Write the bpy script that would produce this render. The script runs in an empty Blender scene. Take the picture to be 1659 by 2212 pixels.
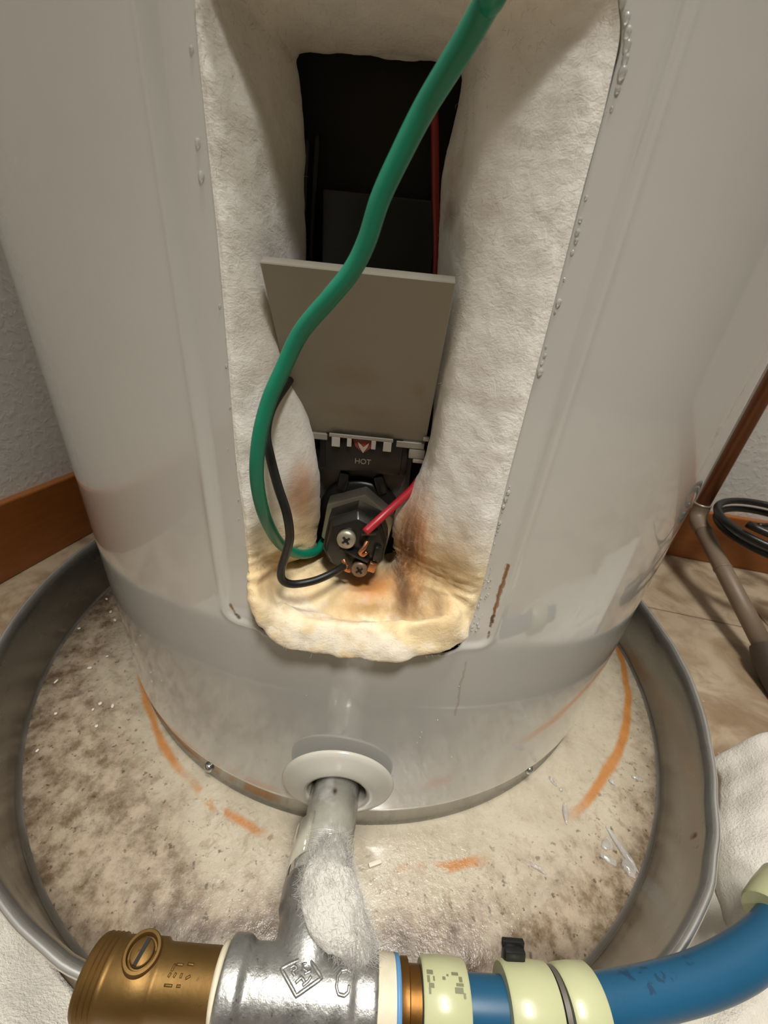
import bpy, bmesh, math, random
from mathutils import Vector, Matrix, noise
random.seed(7)
sc = bpy.context.scene
col = sc.collection
R = math.radians
PI = math.pi

# ------------------------------------------------------------------ camera, world, lights, exposure
cam_d = bpy.data.cameras.new('camera')
cam = bpy.data.objects.new('camera', cam_d)
col.objects.link(cam)
sc.camera = cam
rt = Vector((0.9953, 0.0335, 0.0913)).normalized()
fw = Vector((0.0142, 0.8786, -0.4773))
fw = (fw - rt * fw.dot(rt)).normalized()
up = rt.cross(fw)
cam.matrix_world = Matrix(((rt.x, up.x, -fw.x, 0.0), (rt.y, up.y, -fw.y, -0.3770),
                           (rt.z, up.z, -fw.z, 0.2938), (0, 0, 0, 1)))
cam_d.sensor_fit = 'HORIZONTAL'
cam_d.sensor_width = 36.0
cam_d.lens = 831.0 / 1659.0 * 36.0
cam_d.clip_start = 0.01
cam_d.clip_end = 20
cam_d.dof.use_dof = True
cam_d.dof.focus_distance = 0.165
cam_d.dof.aperture_fstop = 30.0

world = bpy.data.worlds.new('world')
sc.world = world
world.use_nodes = True
world.node_tree.nodes['Background'].inputs[0].default_value = (1.0, 0.93, 0.82, 1)
world.node_tree.nodes['Background'].inputs[1].default_value = 0.15

def area(name, loc, aim, size, power, colr, size_y=None):
    d = bpy.data.lights.new(name, 'AREA')
    d.energy = power
    d.color = colr
    d.size = size
    if size_y:
        d.shape = 'RECTANGLE'
        d.size_y = size_y
    o = bpy.data.objects.new(name, d)
    col.objects.link(o)
    o.location = loc
    o.rotation_euler = (Vector(aim) - Vector(loc)).to_track_quat('-Z', 'Y').to_euler()
    return o
area('ceiling_lamp', (0.15, -0.42, 2.2), (0.1, -0.3, 0.0), 0.40, 27.0, (1.0, 0.965, 0.92))
sd = bpy.data.lights.new('added_spot', 'SPOT')  # added spot, no lamp of the room; soft cone leaves the upper jacket dim
sd.energy = 28.0
sd.color = (1.0, 0.965, 0.90)
sd.spot_size = R(45)
sd.spot_blend = 1.0
sd.shadow_soft_size = 0.07
so = bpy.data.objects.new('added_spot', sd)
col.objects.link(so)
so.location = (0.12, -0.65, 1.02)
so.rotation_euler = (Vector((0.04, -0.35, -0.02)) - Vector(so.location)).to_track_quat('-Z', 'Y').to_euler()

sc.view_settings.view_transform = 'Standard'
sc.view_settings.look = 'None'
sc.view_settings.gamma = 1.0
sc.view_settings.use_curve_mapping = False
sc.view_settings.exposure = 0.16

# ------------------------------------------------------------------ helpers
def tag(o, label=None, cat=None, group=None, kind=None):
    if label: o['label'] = label
    if cat: o['category'] = cat
    if group: o['group'] = group
    if kind: o['kind'] = kind
    return o

def empty(name, loc, label, cat, group=None):
    o = bpy.data.objects.new(name, None)
    col.objects.link(o)
    o.location = loc
    o.empty_display_size = 0.02
    return tag(o, label, cat, group)

def setpar(o, p):
    o.parent = p
    def wm(q):
        m = Matrix.LocRotScale(q.location, q.rotation_euler, q.scale)
        return wm(q.parent) @ q.matrix_parent_inverse @ m if q.parent else m
    o.matrix_parent_inverse = wm(p).inverted()

def obj(name, bm, mat, parent=None, smooth=True, angle=None):
    me = bpy.data.meshes.new(name)
    bmesh.ops.recalc_face_normals(bm, faces=bm.faces[:])
    bm.to_mesh(me)
    bm.free()
    if smooth:
        for p in me.polygons: p.use_smooth = True
        if angle: me.set_sharp_from_angle(angle=R(angle))
    me.materials.append(mat)
    o = bpy.data.objects.new(name, me)
    col.objects.link(o)
    if parent: setpar(o, parent)
    return o

def frame(d):
    q = Vector(d).normalized().to_track_quat('Z', 'Y')
    return q.to_matrix()

def lathe(bm, prof, org, axis, seg=48, rfun=None, closed=False):
    """prof: list of (radius, height along axis)"""
    F = frame(axis)
    org = Vector(org)
    rings = []
    for r, h in prof:
        if r < 1e-6:
            rings.append([bm.verts.new(org + F @ Vector((0, 0, h)))])
        else:
            rings.append([bm.verts.new(org + F @ Vector((r * math.cos(2 * PI * i / seg), r * math.sin(2 * PI * i / seg), h))) for i in range(seg)])
    prs = list(zip(rings, rings[1:]))
    if closed: prs.append((rings[-1], rings[0]))
    for a, b in prs:
        for i in range(seg):
            j = (i + 1) % seg
            if len(a) == 1 and len(b) == 1: continue
            if len(a) == 1: bm.faces.new((a[0], b[i], b[j]))
            elif len(b) == 1: bm.faces.new((a[i], a[j], b[0]))
            else: bm.faces.new((a[i], a[j], b[j], b[i]))

def crom(P, n, closed=False):
    P = [Vector(p) for p in P]
    L = len(P)
    out = []
    for i in range(L if closed else L - 1):
        if closed:
            a, b, c, d = P[(i - 1) % L], P[i], P[(i + 1) % L], P[(i + 2) % L]
        else:
            b, c = P[i], P[i + 1]
            a = P[i - 1] if i else b * 2 - c
            d = P[i + 2] if i + 2 < L else c * 2 - b
        for k in range(n):
            t = k / n
            out.append(0.5 * ((2 * b) + (c - a) * t + (2 * a - 5 * b + 4 * c - d) * t * t + (3 * b - a - 3 * c + d) * t ** 3))
    if not closed: out.append(P[-1])
    return out

def tube(bm, path, rad, seg=14, caps=True):
    path = [Vector(p) for p in path]
    n = len(path)
    up0 = None
    rings = []
    for i, p in enumerate(path):
        t = (path[min(i + 1, n - 1)] - path[max(i - 1, 0)]).normalized()
        if up0 is None:
            up0 = t.orthogonal().normalized()
        else:
            up0 = (up0 - t * up0.dot(t)).normalized()
        s = t.cross(up0)
        r = rad(i / (n - 1)) if callable(rad) else rad
        rings.append([bm.verts.new(p + r * (up0 * math.cos(2 * PI * k / seg) + s * math.sin(2 * PI * k / seg))) for k in range(seg)])
    for a, b in zip(rings, rings[1:]):
        for k in range(seg):
            bm.faces.new((a[k], a[(k + 1) % seg], b[(k + 1) % seg], b[k]))
    if caps:
        bm.faces.new(rings[0][::-1])
        bm.faces.new(rings[-1])

def box(bm, c, s, rot=None, bev=0.0, seg=2):
    m = Matrix.Translation(c) @ (rot.to_4x4() if rot else Matrix.Identity(4)) @ Matrix.Diagonal((s[0], s[1], s[2], 1))
    g = bmesh.ops.create_cube(bm, size=1.0, matrix=m)
    if bev:
        es = set(e for v in g['verts'] for e in v.link_edges)
        bmesh.ops.bevel(bm, geom=list(es), offset=bev, segments=seg, profile=0.5, affect='EDGES')

def prism(bm, pts, y0, y1, bev=0.0, top=None):
    """polygon in x,z extruded along y (y1 is the front); top = optional scaled front polygon"""
    a = [bm.verts.new((x, y0, z)) for x, z in pts]
    b = [bm.verts.new((x, y1, z)) for x, z in (top or pts)]
    n = len(pts)
    fs = [bm.faces.new(a), bm.faces.new(b[::-1])]
    for i in range(n):
        fs.append(bm.faces.new((a[i], b[i], b[(i + 1) % n], a[(i + 1) % n])))
    if bev:
        bmesh.ops.recalc_face_normals(bm, faces=fs)
        es = set(e for f in fs for e in f.edges)
        bmesh.ops.bevel(bm, geom=list(es), offset=bev, segments=2, profile=0.5, affect='EDGES')

def fbm(p, f, octv=3):
    v, a = 0.0, 1.0
    q = Vector(p) * f
    for _ in range(octv):
        v += a * noise.noise(q)
        q = q * 2.03
        a *= 0.5
    return v

# ------------------------------------------------------------------ material helpers
class N:
    def __init__(self, name):
        self.m = bpy.data.materials.new(name)
        self.m.use_nodes = True
        self.t = self.m.node_tree
        self.b = self.t.nodes['Principled BSDF']
        self.tc = self.t.nodes.new('ShaderNodeTexCoord')
        self.co = self.tc.outputs['Object']
    def node(self, typ, **kw):
        n = self.t.nodes.new(typ)
        for k, v in kw.items(): setattr(n, k, v)
        return n
    def put(self, sock, v):
        if isinstance(v, bpy.types.NodeSocket): self.t.links.new(v, sock)
        elif v is not None:
            if sock.type == 'RGBA' and len(v) == 3: v = (*v, 1)
            sock.default_value = v
    def math(self, op, a, b=None, clamp=False):
        n = self.node('ShaderNodeMath', operation=op, use_clamp=clamp)
        self.put(n.inputs[0], a)
        if b is not None: self.put(n.inputs[1], b)
        return n.outputs[0]
    def vmath(self, op, a, b=None):
        n = self.node('ShaderNodeVectorMath', operation=op)
        self.put(n.inputs[0], a)
        if b is not None: self.put(n.inputs[1], b)
        return n.outputs['Value'] if op in ('LENGTH', 'DISTANCE', 'DOT_PRODUCT') else n.outputs['Vector']
    def noise(self, scale, detail=4, rough=0.55, co=None, dist=0.0, stretch=None, color=False):
        n = self.node('ShaderNodeTexNoise')
        c = co or self.co
        if stretch: c = self.vmath('MULTIPLY', c, stretch)
        self.put(n.inputs['Vector'], c)
        n.inputs['Scale'].default_value = scale
        n.inputs['Detail'].default_value = detail
        n.inputs['Roughness'].default_value = rough
        n.inputs['Distortion'].default_value = dist
        return n.outputs['Color'] if color else n.outputs[0]
    def voro(self, scale, co=None, feature='F1'):
        n = self.node('ShaderNodeTexVoronoi', feature=feature)
        self.put(n.inputs['Vector'], co or self.co)
        n.inputs['Scale'].default_value = scale
        return n.outputs['Distance']
    def ramp(self, v, a, b, c=0.0, d=1.0):
        n = self.node('ShaderNodeMapRange', interpolation_type='SMOOTHSTEP')
        self.put(n.inputs[0], v)
        for i, x in enumerate((a, b, c, d)): n.inputs[1 + i].default_value = x
        return n.outputs[0]
    def mix(self, f, a, b):
        n = self.node('ShaderNodeMix', data_type='RGBA')
        self.put(n.inputs[0], f)
        self.put(n.inputs[6], a)
        self.put(n.inputs[7], b)
        return n.outputs[2]
    def warp(self, scale, amt):
        c = self.noise(scale, 3, color=True)
        c = self.vmath('SUBTRACT', c, (0.5, 0.5, 0.5))
        c = self.vmath('MULTIPLY', c, (amt, amt, amt))
        return self.vmath('ADD', self.co, c)
    def blob(self, c, s, co=None, soft=1.0):
        d = self.vmath('SUBTRACT', co or self.co, c)
        d = self.vmath('DIVIDE', d, s)
        return self.ramp(self.vmath('LENGTH', d), 1.0, 1.0 - soft * 0.999)
    def seg(self, p, q, w, co=None):
        """mask round the segment p-q, of half width w"""
        p, q = Vector(p), Vector(q)
        d = q - p
        rel = self.vmath('SUBTRACT', co or self.co, p)
        t = self.math('DIVIDE', self.vmath('DOT_PRODUCT', rel, d), d.length_squared, clamp=True)
        n = self.node('ShaderNodeVectorMath', operation='SCALE')
        n.inputs[0].default_value = d
        self.put(n.inputs['Scale'], t)
        return self.ramp(self.vmath('DISTANCE', rel, n.outputs[0]), w, w * 0.35)
    def sep(self, co=None):
        n = self.node('ShaderNodeSeparateXYZ')
        self.put(n.inputs[0], co or self.co)
        return n.outputs
    def bump(self, h, strength, dist):
        n = self.node('ShaderNodeBump')
        n.inputs['Strength'].default_value = strength
        n.inputs['Distance'].default_value = dist
        self.put(n.inputs['Height'], h)
        self.t.links.new(n.outputs[0], self.b.inputs['Normal'])
        return n
    def fin(self, base=None, rough=None, metal=None, **kw):
        self.put(self.b.inputs['Base Color'], base)
        self.put(self.b.inputs['Roughness'], rough)
        self.put(self.b.inputs['Metallic'], metal)
        for k, v in kw.items(): self.put(self.b.inputs[k.replace('_', ' ')], v)
        return self.m

def plain(name, base, rough=0.5, metal=0.0, var=0.06, scale=60, bump=0.0, bscale=200, bdist=0.0004, **kw):
    n = N(name)
    v = n.noise(scale, 4)
    dark = tuple(max(0, c * (1 - var * 2)) for c in base)
    lite = tuple(min(1, c * (1 + var)) for c in base)
    if bump: n.bump(n.noise(bscale, 4), bump, bdist)
    return n.fin(n.mix(v, dark, lite), rough, metal, **kw)

# ------------------------------------------------------------------ materials
def mat_jacket():
    n = N('jacket_paint')
    w = n.warp(180, 0.005)
    base = (0.60, 0.565, 0.50)
    v = n.noise(9, 3)
    c = n.mix(v, (0.535, 0.53, 0.50), (0.585, 0.58, 0.55))
    RUST, DK = (0.22, 0.085, 0.02), (0.05, 0.026, 0.010)
    J = lambda x, z: (x, -math.sqrt(0.2482 ** 2 - x * x), z)
    for p, q, wd, colr in [
        (J(.0580, .157), J(.0572, .200), 0.0013, RUST), (J(.0580, .1555), J(.0576, .172), 0.0013, DK), (J(.0476, .1520), J(.0535, .1560), 0.0011, RUST),
        (J(.0500, .1470), J(.0512, .1425), 0.0014, (0.36, 0.17, 0.05)), (J(.034, .1485), J(.0468, .1525), 0.0012, DK),
        (J(-.0655, .1610), J(-.0628, .1550), 0.0016, RUST), (J(-.0625, .1565), J(-.0575, .1500), 0.0017, DK), (J(-.0545, .1478), J(-.0520, .1458), 0.0012, DK)]:
        m = n.seg(p, q, wd * 0.95, n.warp(260, 0.0022))
        c = n.mix(m, c, colr)
    # faint brown run below the right corner of the opening, rust tint along the lower rim
    m = n.seg((0.0500, -0.245, 0.143), (0.0515, -0.2447, 0.100), 0.0010, n.warp(60, 0.006))
    c = n.mix(n.math('MULTIPLY', m, 0.35), c, (0.30, 0.20, 0.10))
    z = n.sep()[2]
    m = n.math('MULTIPLY', n.ramp(z, 0.012, 0.0), n.ramp(n.noise(14, 3), 0.48, 0.62))
    c = n.mix(n.math('MULTIPLY', m, 0.35), c, (0.40, 0.22, 0.10))
    m = n.blob((-0.195, -0.15, 0.05), (0.03, 0.05, 0.03), w)
    c = n.mix(n.math('MULTIPLY', m, 0.10), c, (0.50, 0.32, 0.18))
    # dirty streak high on the right flank
    for p, q, wd in (((0.157, -0.1945, 0.275), (0.1535, -0.197, 0.252), 0.0022), ((0.152, -0.1985, 0.256), (0.158, -0.194, 0.232), 0.0030)):
        m = n.math('MULTIPLY', n.seg(p, q, wd, n.warp(90, 0.006)), n.ramp(n.noise(160, 3), 0.40, 0.60))
        c = n.mix(n.math('MULTIPLY', m, 0.6), c, (0.22, 0.20, 0.18))
    n.bump(n.noise(22, 2), 0.06, 0.004)
    return n.fin(c, 0.2, 0.0, Coat_Weight=1.0, Coat_Roughness=0.05, Coat_IOR=1.6)

def mat_insul():
    n = N('insulation_fibre')
    w = n.warp(55, 0.012)
    wf = n.warp(240, 0.004)
    x, y, z = n.sep(w)
    fine = n.noise(420, 4, 0.6, stretch=(1, 1, 1.8), dist=0.6)
    mid = n.noise(110, 4, 0.6, dist=0.8)
    white = n.mix(mid, (0.70, 0.675, 0.61), (0.91, 0.89, 0.84))
    cream = n.mix(mid, (0.70, 0.52, 0.27), (0.87, 0.73, 0.47))
    f = n.ramp(z, 0.225, 0.185)
    c = n.mix(f, white, cream)
    # whiter puffs along the lip
    m = n.math('MULTIPLY', n.ramp(n.noise(45, 3), 0.46, 0.62), n.ramp(z, 0.182, 0.160))
    c = n.mix(n.math('MULTIPLY', m, 0.75), c, (0.88, 0.83, 0.72))
    m = n.math('MULTIPLY', n.ramp(n.noise(60, 4, co=wf), 0.50, 0.66), n.ramp(z, 0.205, 0.175))
    c = n.mix(n.math('MULTIPLY', m, 0.45), c, (0.50, 0.34, 0.16))
    tan, brn, org = (0.46, 0.27, 0.10), (0.17, 0.068, 0.018), (0.60, 0.22, 0.030)
    fib = n.noise(300, 3, stretch=(1.6, 1.6, 0.25))
    def st(c, pos, s, colr, k, streak=False):
        m = n.blob(pos, tuple(v * 1.35 for v in s), wf, 0.8)
        m = n.math('MULTIPLY', m, k)
        if streak: m = n.math('MULTIPLY', m, n.ramp(fib, 0.30, 0.62, 0.6, 1.0))
        return n.mix(m, c, colr)
    c = st(c, (0.0165, -0.227, 0.198), (0.011, 0.018, 0.030), org, 0.85, True)
    c = st(c, (0.0150, -0.226, 0.191), (0.0075, 0.018, 0.026), brn, 1.0, True)
    c = st(c, (0.0215, -0.236, 0.178), (0.0055, 0.012, 0.018), (0.36, 0.18, 0.06), 0.9, True)
    c = st(c, (0.0330, -0.240, 0.192), (0.010, 0.02, 0.024), tan, 0.55)
    c = st(c, (-0.0350, -0.222, 0.216), (0.0060, 0.018, 0.016), org, 0.6)
    c = st(c, (-0.0330, -0.216, 0.197), (0.010, 0.018, 0.014), tan, 0.45)
    c = st(c, (-0.0010, -0.222, 0.168), (0.016, 0.014, 0.008), org, 0.85)
    c = st(c, (0.0150, -0.236, 0.168), (0.005, 0.012, 0.014), brn, 0.85)
    c = st(c, (-0.0420, -0.236, 0.182), (0.010, 0.014, 0.010), tan, 0.5)
    c = st(c, (0.0300, -0.245, 0.170), (0.012, 0.010, 0.010), tan, 0.45)
    c = st(c, (0.0010, -0.236, 0.162), (0.022, 0.006, 0.004), (0.40, 0.22, 0.08), 0.65)
    c = st(c, (-0.0500, -0.243, 0.180), (0.009, 0.012, 0.012), tan, 0.30)
    c = st(c, (0.0170, -0.213, 0.322), (0.0045, 0.008, 0.006), (0.16, 0.09, 0.05), 0.75)
    c = st(c, (0.0155, -0.212, 0.330), (0.0040, 0.008, 0.010), (0.45, 0.33, 0.22), 0.5)
    h = n.math('ADD', n.math('MULTIPLY', n.noise(170, 5, 0.65, dist=1.2), 0.7), n.math('MULTIPLY', fine, 0.5))
    n.bump(h, 0.45, 0.0010)
    return n.fin(c, 0.75, 0.0, Sheen_Weight=0.25, Sheen_Roughness=0.5, Specular_IOR_Level=0.35)

def mat_panfloor():
    n = N('pan_grime')
    x, y, z = n.sep()
    # pale residue, brown grime
    big = n.noise(8.5, 6, 0.62, dist=0.7)
    mid = n.noise(38, 6, 0.65, dist=0.5)
    fin = n.noise(190, 4, 0.7)
    d = n.vmath('LENGTH', n.vmath('MULTIPLY', n.vmath('SUBTRACT', n.warp(10, 0.02), (0.022, -0.005, 0)), (1, 1, 0)))
    pale = n.mix(mid, (0.30, 0.255, 0.175), (0.60, 0.54, 0.42))
    grim = n.mix(n.ramp(n.noise(75, 6, 0.72), 0.32, 0.66), (0.13, 0.085, 0.048), (0.39, 0.315, 0.225))
    g = n.math('ADD', n.math('MULTIPLY', big, 0.55), n.math('MULTIPLY', mid, 0.45))
    outer = n.ramp(d, 0.262, 0.325)
    g = n.math('ADD', g, n.math('MULTIPLY', outer, 0.23))
    front = n.ramp(y, -0.27, -0.335)
    g = n.math('ADD', g, n.math('MULTIPLY', front, 0.17))
    fl_ = n.ramp(n.noise(120, 5, 0.7, dist=0.6), 0.50, 0.64)
    pale = n.mix(n.math('MULTIPLY', fl_, n.ramp(d, 0.24, 0.29, 0.10, 0.60)), pale, (0.24, 0.17, 0.10))
    c = n.mix(n.ramp(g, 0.48, 0.70), pale, grim)
    spk = n.ramp(n.noise(230, 3, 0.6), 0.60, 0.69)
    spk = n.math('MULTIPLY', spk, n.ramp(d, 0.245, 0.29, 0.25, 1.0))
    c = n.mix(n.math('MULTIPLY', spk, 0.75), c, (0.06, 0.035, 0.018))
    # the old rust ring of the tank
    dr = n.vmath('LENGTH', n.vmath('MULTIPLY', n.vmath('SUBTRACT', n.warp(26, 0.008), (0.0235, -0.0055, 0)), (1, 1, 0)))
    wdt = n.math('ABSOLUTE', n.math('SUBTRACT', dr, 0.2645))
    wdt = n.math('ADD', wdt, n.ramp(n.sep()[0], 0.12, 0.0, 0.0, 0.0009))
    ring = n.ramp(wdt, 0.0050, 0.0015)
    ang = n.math('ARCTAN2', y, x)
    ringm = n.math('MAXIMUM', n.ramp(ang, -1.02, -0.86), n.ramp(ang, -2.0, -2.15))
    ringm = n.math('MAXIMUM', ringm, n.math('MULTIPLY', n.ramp(n.math('ABSOLUTE', n.math('ADD', ang, 1.34)), 0.13, 0.06), n.ramp(n.noise(70, 3), 0.34, 0.54)))
    ringm = n.math('MAXIMUM', ringm, n.math('MULTIPLY', n.ramp(n.math('ABSOLUTE', n.math('ADD', ang, 1.90)), 0.18, 0.06), n.ramp(n.noise(60, 3), 0.42, 0.56)))
    ring = n.math('MULTIPLY', ring, ringm)
    rc = n.mix(n.noise(80, 3), (0.30, 0.10, 0.015), (0.52, 0.22, 0.045))
    c = n.mix(n.math('MULTIPLY', ring, 0.92), c, rc)
    ro = n.ramp(mid, 0.35, 0.7, 0.16, 0.42)
    n.bump(n.math('ADD', n.noise(70, 6, 0.7), n.math('MULTIPLY', fin, 0.35)), 0.35, 0.0022)
    return n.fin(c, ro, 0.0, Specular_IOR_Level=0.6, Coat_Weight=0.7, Coat_Roughness=0.10)

def mat_panmetal():
    n = N('pan_metal')
    x, y, z = n.sep()
    v = n.noise(30, 5, 0.6, stretch=(1, 1, 3))
    c = n.mix(v, (0.27, 0.265, 0.25), (0.39, 0.385, 0.365))
    rf = n.warp(220, 0.004)
    for p, q, w in [((0.212, -0.2590, 0.026), (0.214, -0.262, 0.012), 0.0035), ((0.208, -0.267, 0.030), (0.2085, -0.2655, 0.018), 0.003), ((0.187, -0.2780, 0.022), (0.1945, -0.2725, 0.020), 0.0018)]:
        c = n.mix(n.seg(p, q, w, rf), c, (0.13, 0.065, 0.02))
    low = n.math('MULTIPLY', n.ramp(z, 0.005, -0.02), 0.35)
    c = n.mix(low, c, (0.20, 0.155, 0.10))
    n.bump(n.noise(40, 3), 0.12, 0.002)
    return n.fin(c, n.ramp(v, 0.3, 0.7, 0.26, 0.40), 0.9)

def mat_floor():
    n = N('vinyl_stone')
    geo = n.node('ShaderNodeNewGeometry').outputs['Position']
    oi = n.node('ShaderNodeObjectInfo').outputs['Random']
    big = n.noise(9, 6, 0.6, co=geo, dist=1.2)
    mid = n.noise(40, 5, 0.6, co=geo, dist=0.5)
    c = n.mix(n.ramp(big, 0.36, 0.62), (0.25, 0.165, 0.09), (0.50, 0.40, 0.275))
    c = n.mix(n.math('MULTIPLY', n.ramp(mid, 0.5, 0.75), 0.5), c, (0.16, 0.10, 0.055))
    c = n.mix(n.math('MULTIPLY', oi, 0.16), c, (0.52, 0.43, 0.31))
    wht = n.ramp(n.noise(110, 2, co=geo), 0.74, 0.78)
    c = n.mix(n.math('MULTIPLY', wht, 0.6), c, (0.75, 0.68, 0.55))
    n.bump(mid, 0.2, 0.002)
    return n.fin(c, 0.38, 0.0)

def mat_wall():
    n = N('wall_paint')
    v = n.noise(14, 3)
    c = n.mix(v, (0.78, 0.77, 0.73), (0.84, 0.83, 0.79))
    h = n.math('ADD', n.ramp(n.noise(120, 3, 0.5, dist=0.4), 0.45, 0.65), n.math('MULTIPLY', n.noise(300, 2), 0.3))
    n.bump(h, 0.22, 0.0012)
    return n.fin(c, 0.6, 0.0)

def mat_wood():
    n = N('stained_wood')
    co = n.vmath('MULTIPLY', n.co, (1.2, 1.2, 14))
    g = n.noise(14, 6, 0.6, co=co, dist=0.6)
    g2 = n.noise(90, 4, 0.6, co=co)
    c = n.mix(g, (0.235, 0.072, 0.014), (0.40, 0.140, 0.030))
    c = n.mix(n.math('MULTIPLY', n.ramp(g2, 0.55, 0.75), 0.3), c, (0.17, 0.05, 0.010))
    n.bump(g2, 0.1, 0.001)
    return n.fin(c, 0.32, 0.0)

def mat_galv(name='galvanised', dark=0.0):
    n = N(name)
    v = n.noise(90, 5, 0.65)
    f = n.noise(420, 3, 0.6)
    c = n.mix(v, (0.27, 0.27, 0.26), (0.50, 0.50, 0.48))
    c = n.mix(n.ramp(f, 0.62, 0.72), c, (0.20, 0.20, 0.19))
    n.bump(n.math('ADD', v, n.math('MULTIPLY', f, 0.4)), 0.35, 0.0012)
    return n.fin(c, n.ramp(v, 0.3, 0.7, 0.30, 0.5), 0.85)

def mat_nipple():
    n = N('wet_galvanised')
    w = n.warp(120, 0.012)
    v = n.noise(70, 5, 0.65, co=w)
    c = n.mix(v, (0.26, 0.255, 0.205), (0.55, 0.545, 0.48))
    c = n.mix(n.ramp(n.noise(60, 3), 0.50, 0.66), c, (0.66, 0.66, 0.62))
    c = n.mix(n.blob((-0.0090, -0.266, 0.058), (0.0022, 0.003, 0.003)), c, (0.08, 0.06, 0.04))
    n.bump(v, 0.3, 0.0012)
    return n.fin(c, 0.24, 0.3, Coat_Weight=0.9, Coat_Roughness=0.08)

def mat_brass(name, a, b, rough=0.34):
    n = N(name)
    v = n.noise(45, 5, 0.6)
    c = n.mix(v, a, b)
    c = n.mix(n.ramp(n.noise(210, 3), 0.66, 0.74), c, (0.10, 0.055, 0.015))
    n.bump(n.noise(260, 3), 0.15, 0.0006)
    return n.fin(c, n.ramp(v, 0.3, 0.7, rough - 0.06, rough + 0.08), 0.8)

def mat_copper():
    n = N('copper_pipe')
    v = n.noise(25, 4)
    c = n.mix(v, (0.22, 0.085, 0.035), (0.36, 0.15, 0.07))
    return n.fin(c, 0.4, 0.55)

def mat_towel(name, a, b, ribs=False):
    n = N(name)
    v = n.noise(60, 5, 0.65)
    c = n.mix(v, a, b)
    f = n.noise(650, 3, 0.7)
    h = n.math('ADD', n.math('MULTIPLY', f, 0.6), v)
    n.bump(h, 0.7, 0.0022)
    return n.fin(c, 0.9, 0.0, Sheen_Weight=0.3)

def mat_plate():
    n = N('shield_plastic')
    w = n.warp(90, 0.008)
    v = n.noise(40, 4)
    c = n.mix(v, (0.255, 0.235, 0.195), (0.295, 0.272, 0.23))
    for p, s, k in [((-0.014, -0.222, 0.268), (0.016, 0.02, 0.009), 0.45), ((0.012, -0.222, 0.264), (0.004, 0.02, 0.006), 0.4), ((-0.014, -0.212, 0.252), (0.026, 0.02, 0.004), 0.35)]:
        c = n.mix(n.math('MULTIPLY', n.blob(p, s, w), k), c, (0.23, 0.155, 0.07))
    n.bump(n.noise(70, 3), 0.10, 0.001)
    return n.fin(c, 0.38, 0.0)

def mat_hose():
    n = N('blue_hose_plastic')
    v = n.noise(30, 3)
    c = n.mix(v, (0.008, 0.066, 0.135), (0.014, 0.090, 0.172))
    # worn grey print along the top of the hose
    x, y, z = n.sep()
    pr = n.ramp(n.noise(260, 2, stretch=(1, 1, 1)), 0.52, 0.58)
    blk = n.ramp(n.noise(70, 1), 0.42, 0.52)
    band = n.math('MULTIPLY', n.ramp(n.math('SUBTRACT', y, n.math('MULTIPLY', x, 0.42)), -0.3850, -0.3835), n.ramp(z, 0.0530, 0.0545))
    m = n.math('MULTIPLY', n.math('MULTIPLY', pr, blk), n.math('MULTIPLY', band, n.ramp(x, 0.11, 0.12)))
    c = n.mix(n.math('MULTIPLY', m, 0.8), c, (0.010, 0.04, 0.085))
    return n.fin(c, 0.36, 0.0)

def mat_ring(name='crimp_ring_plastic', print_=False):
    n = N(name)
    v = n.noise(40, 3)
    c = n.mix(v, (0.43, 0.44, 0.25), (0.52, 0.53, 0.32))
    return n.fin(c, 0.30, 0.0, Subsurface_Weight=0.25, Subsurface_Radius=(0.004, 0.004, 0.002))

def mat_water():
    n = N('water')
    m = n.fin((0.95, 0.95, 0.93), 0.02, 0.0, IOR=1.33)
    n.put(n.b.inputs['Transmission Weight'], 0.80)
    return m

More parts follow.
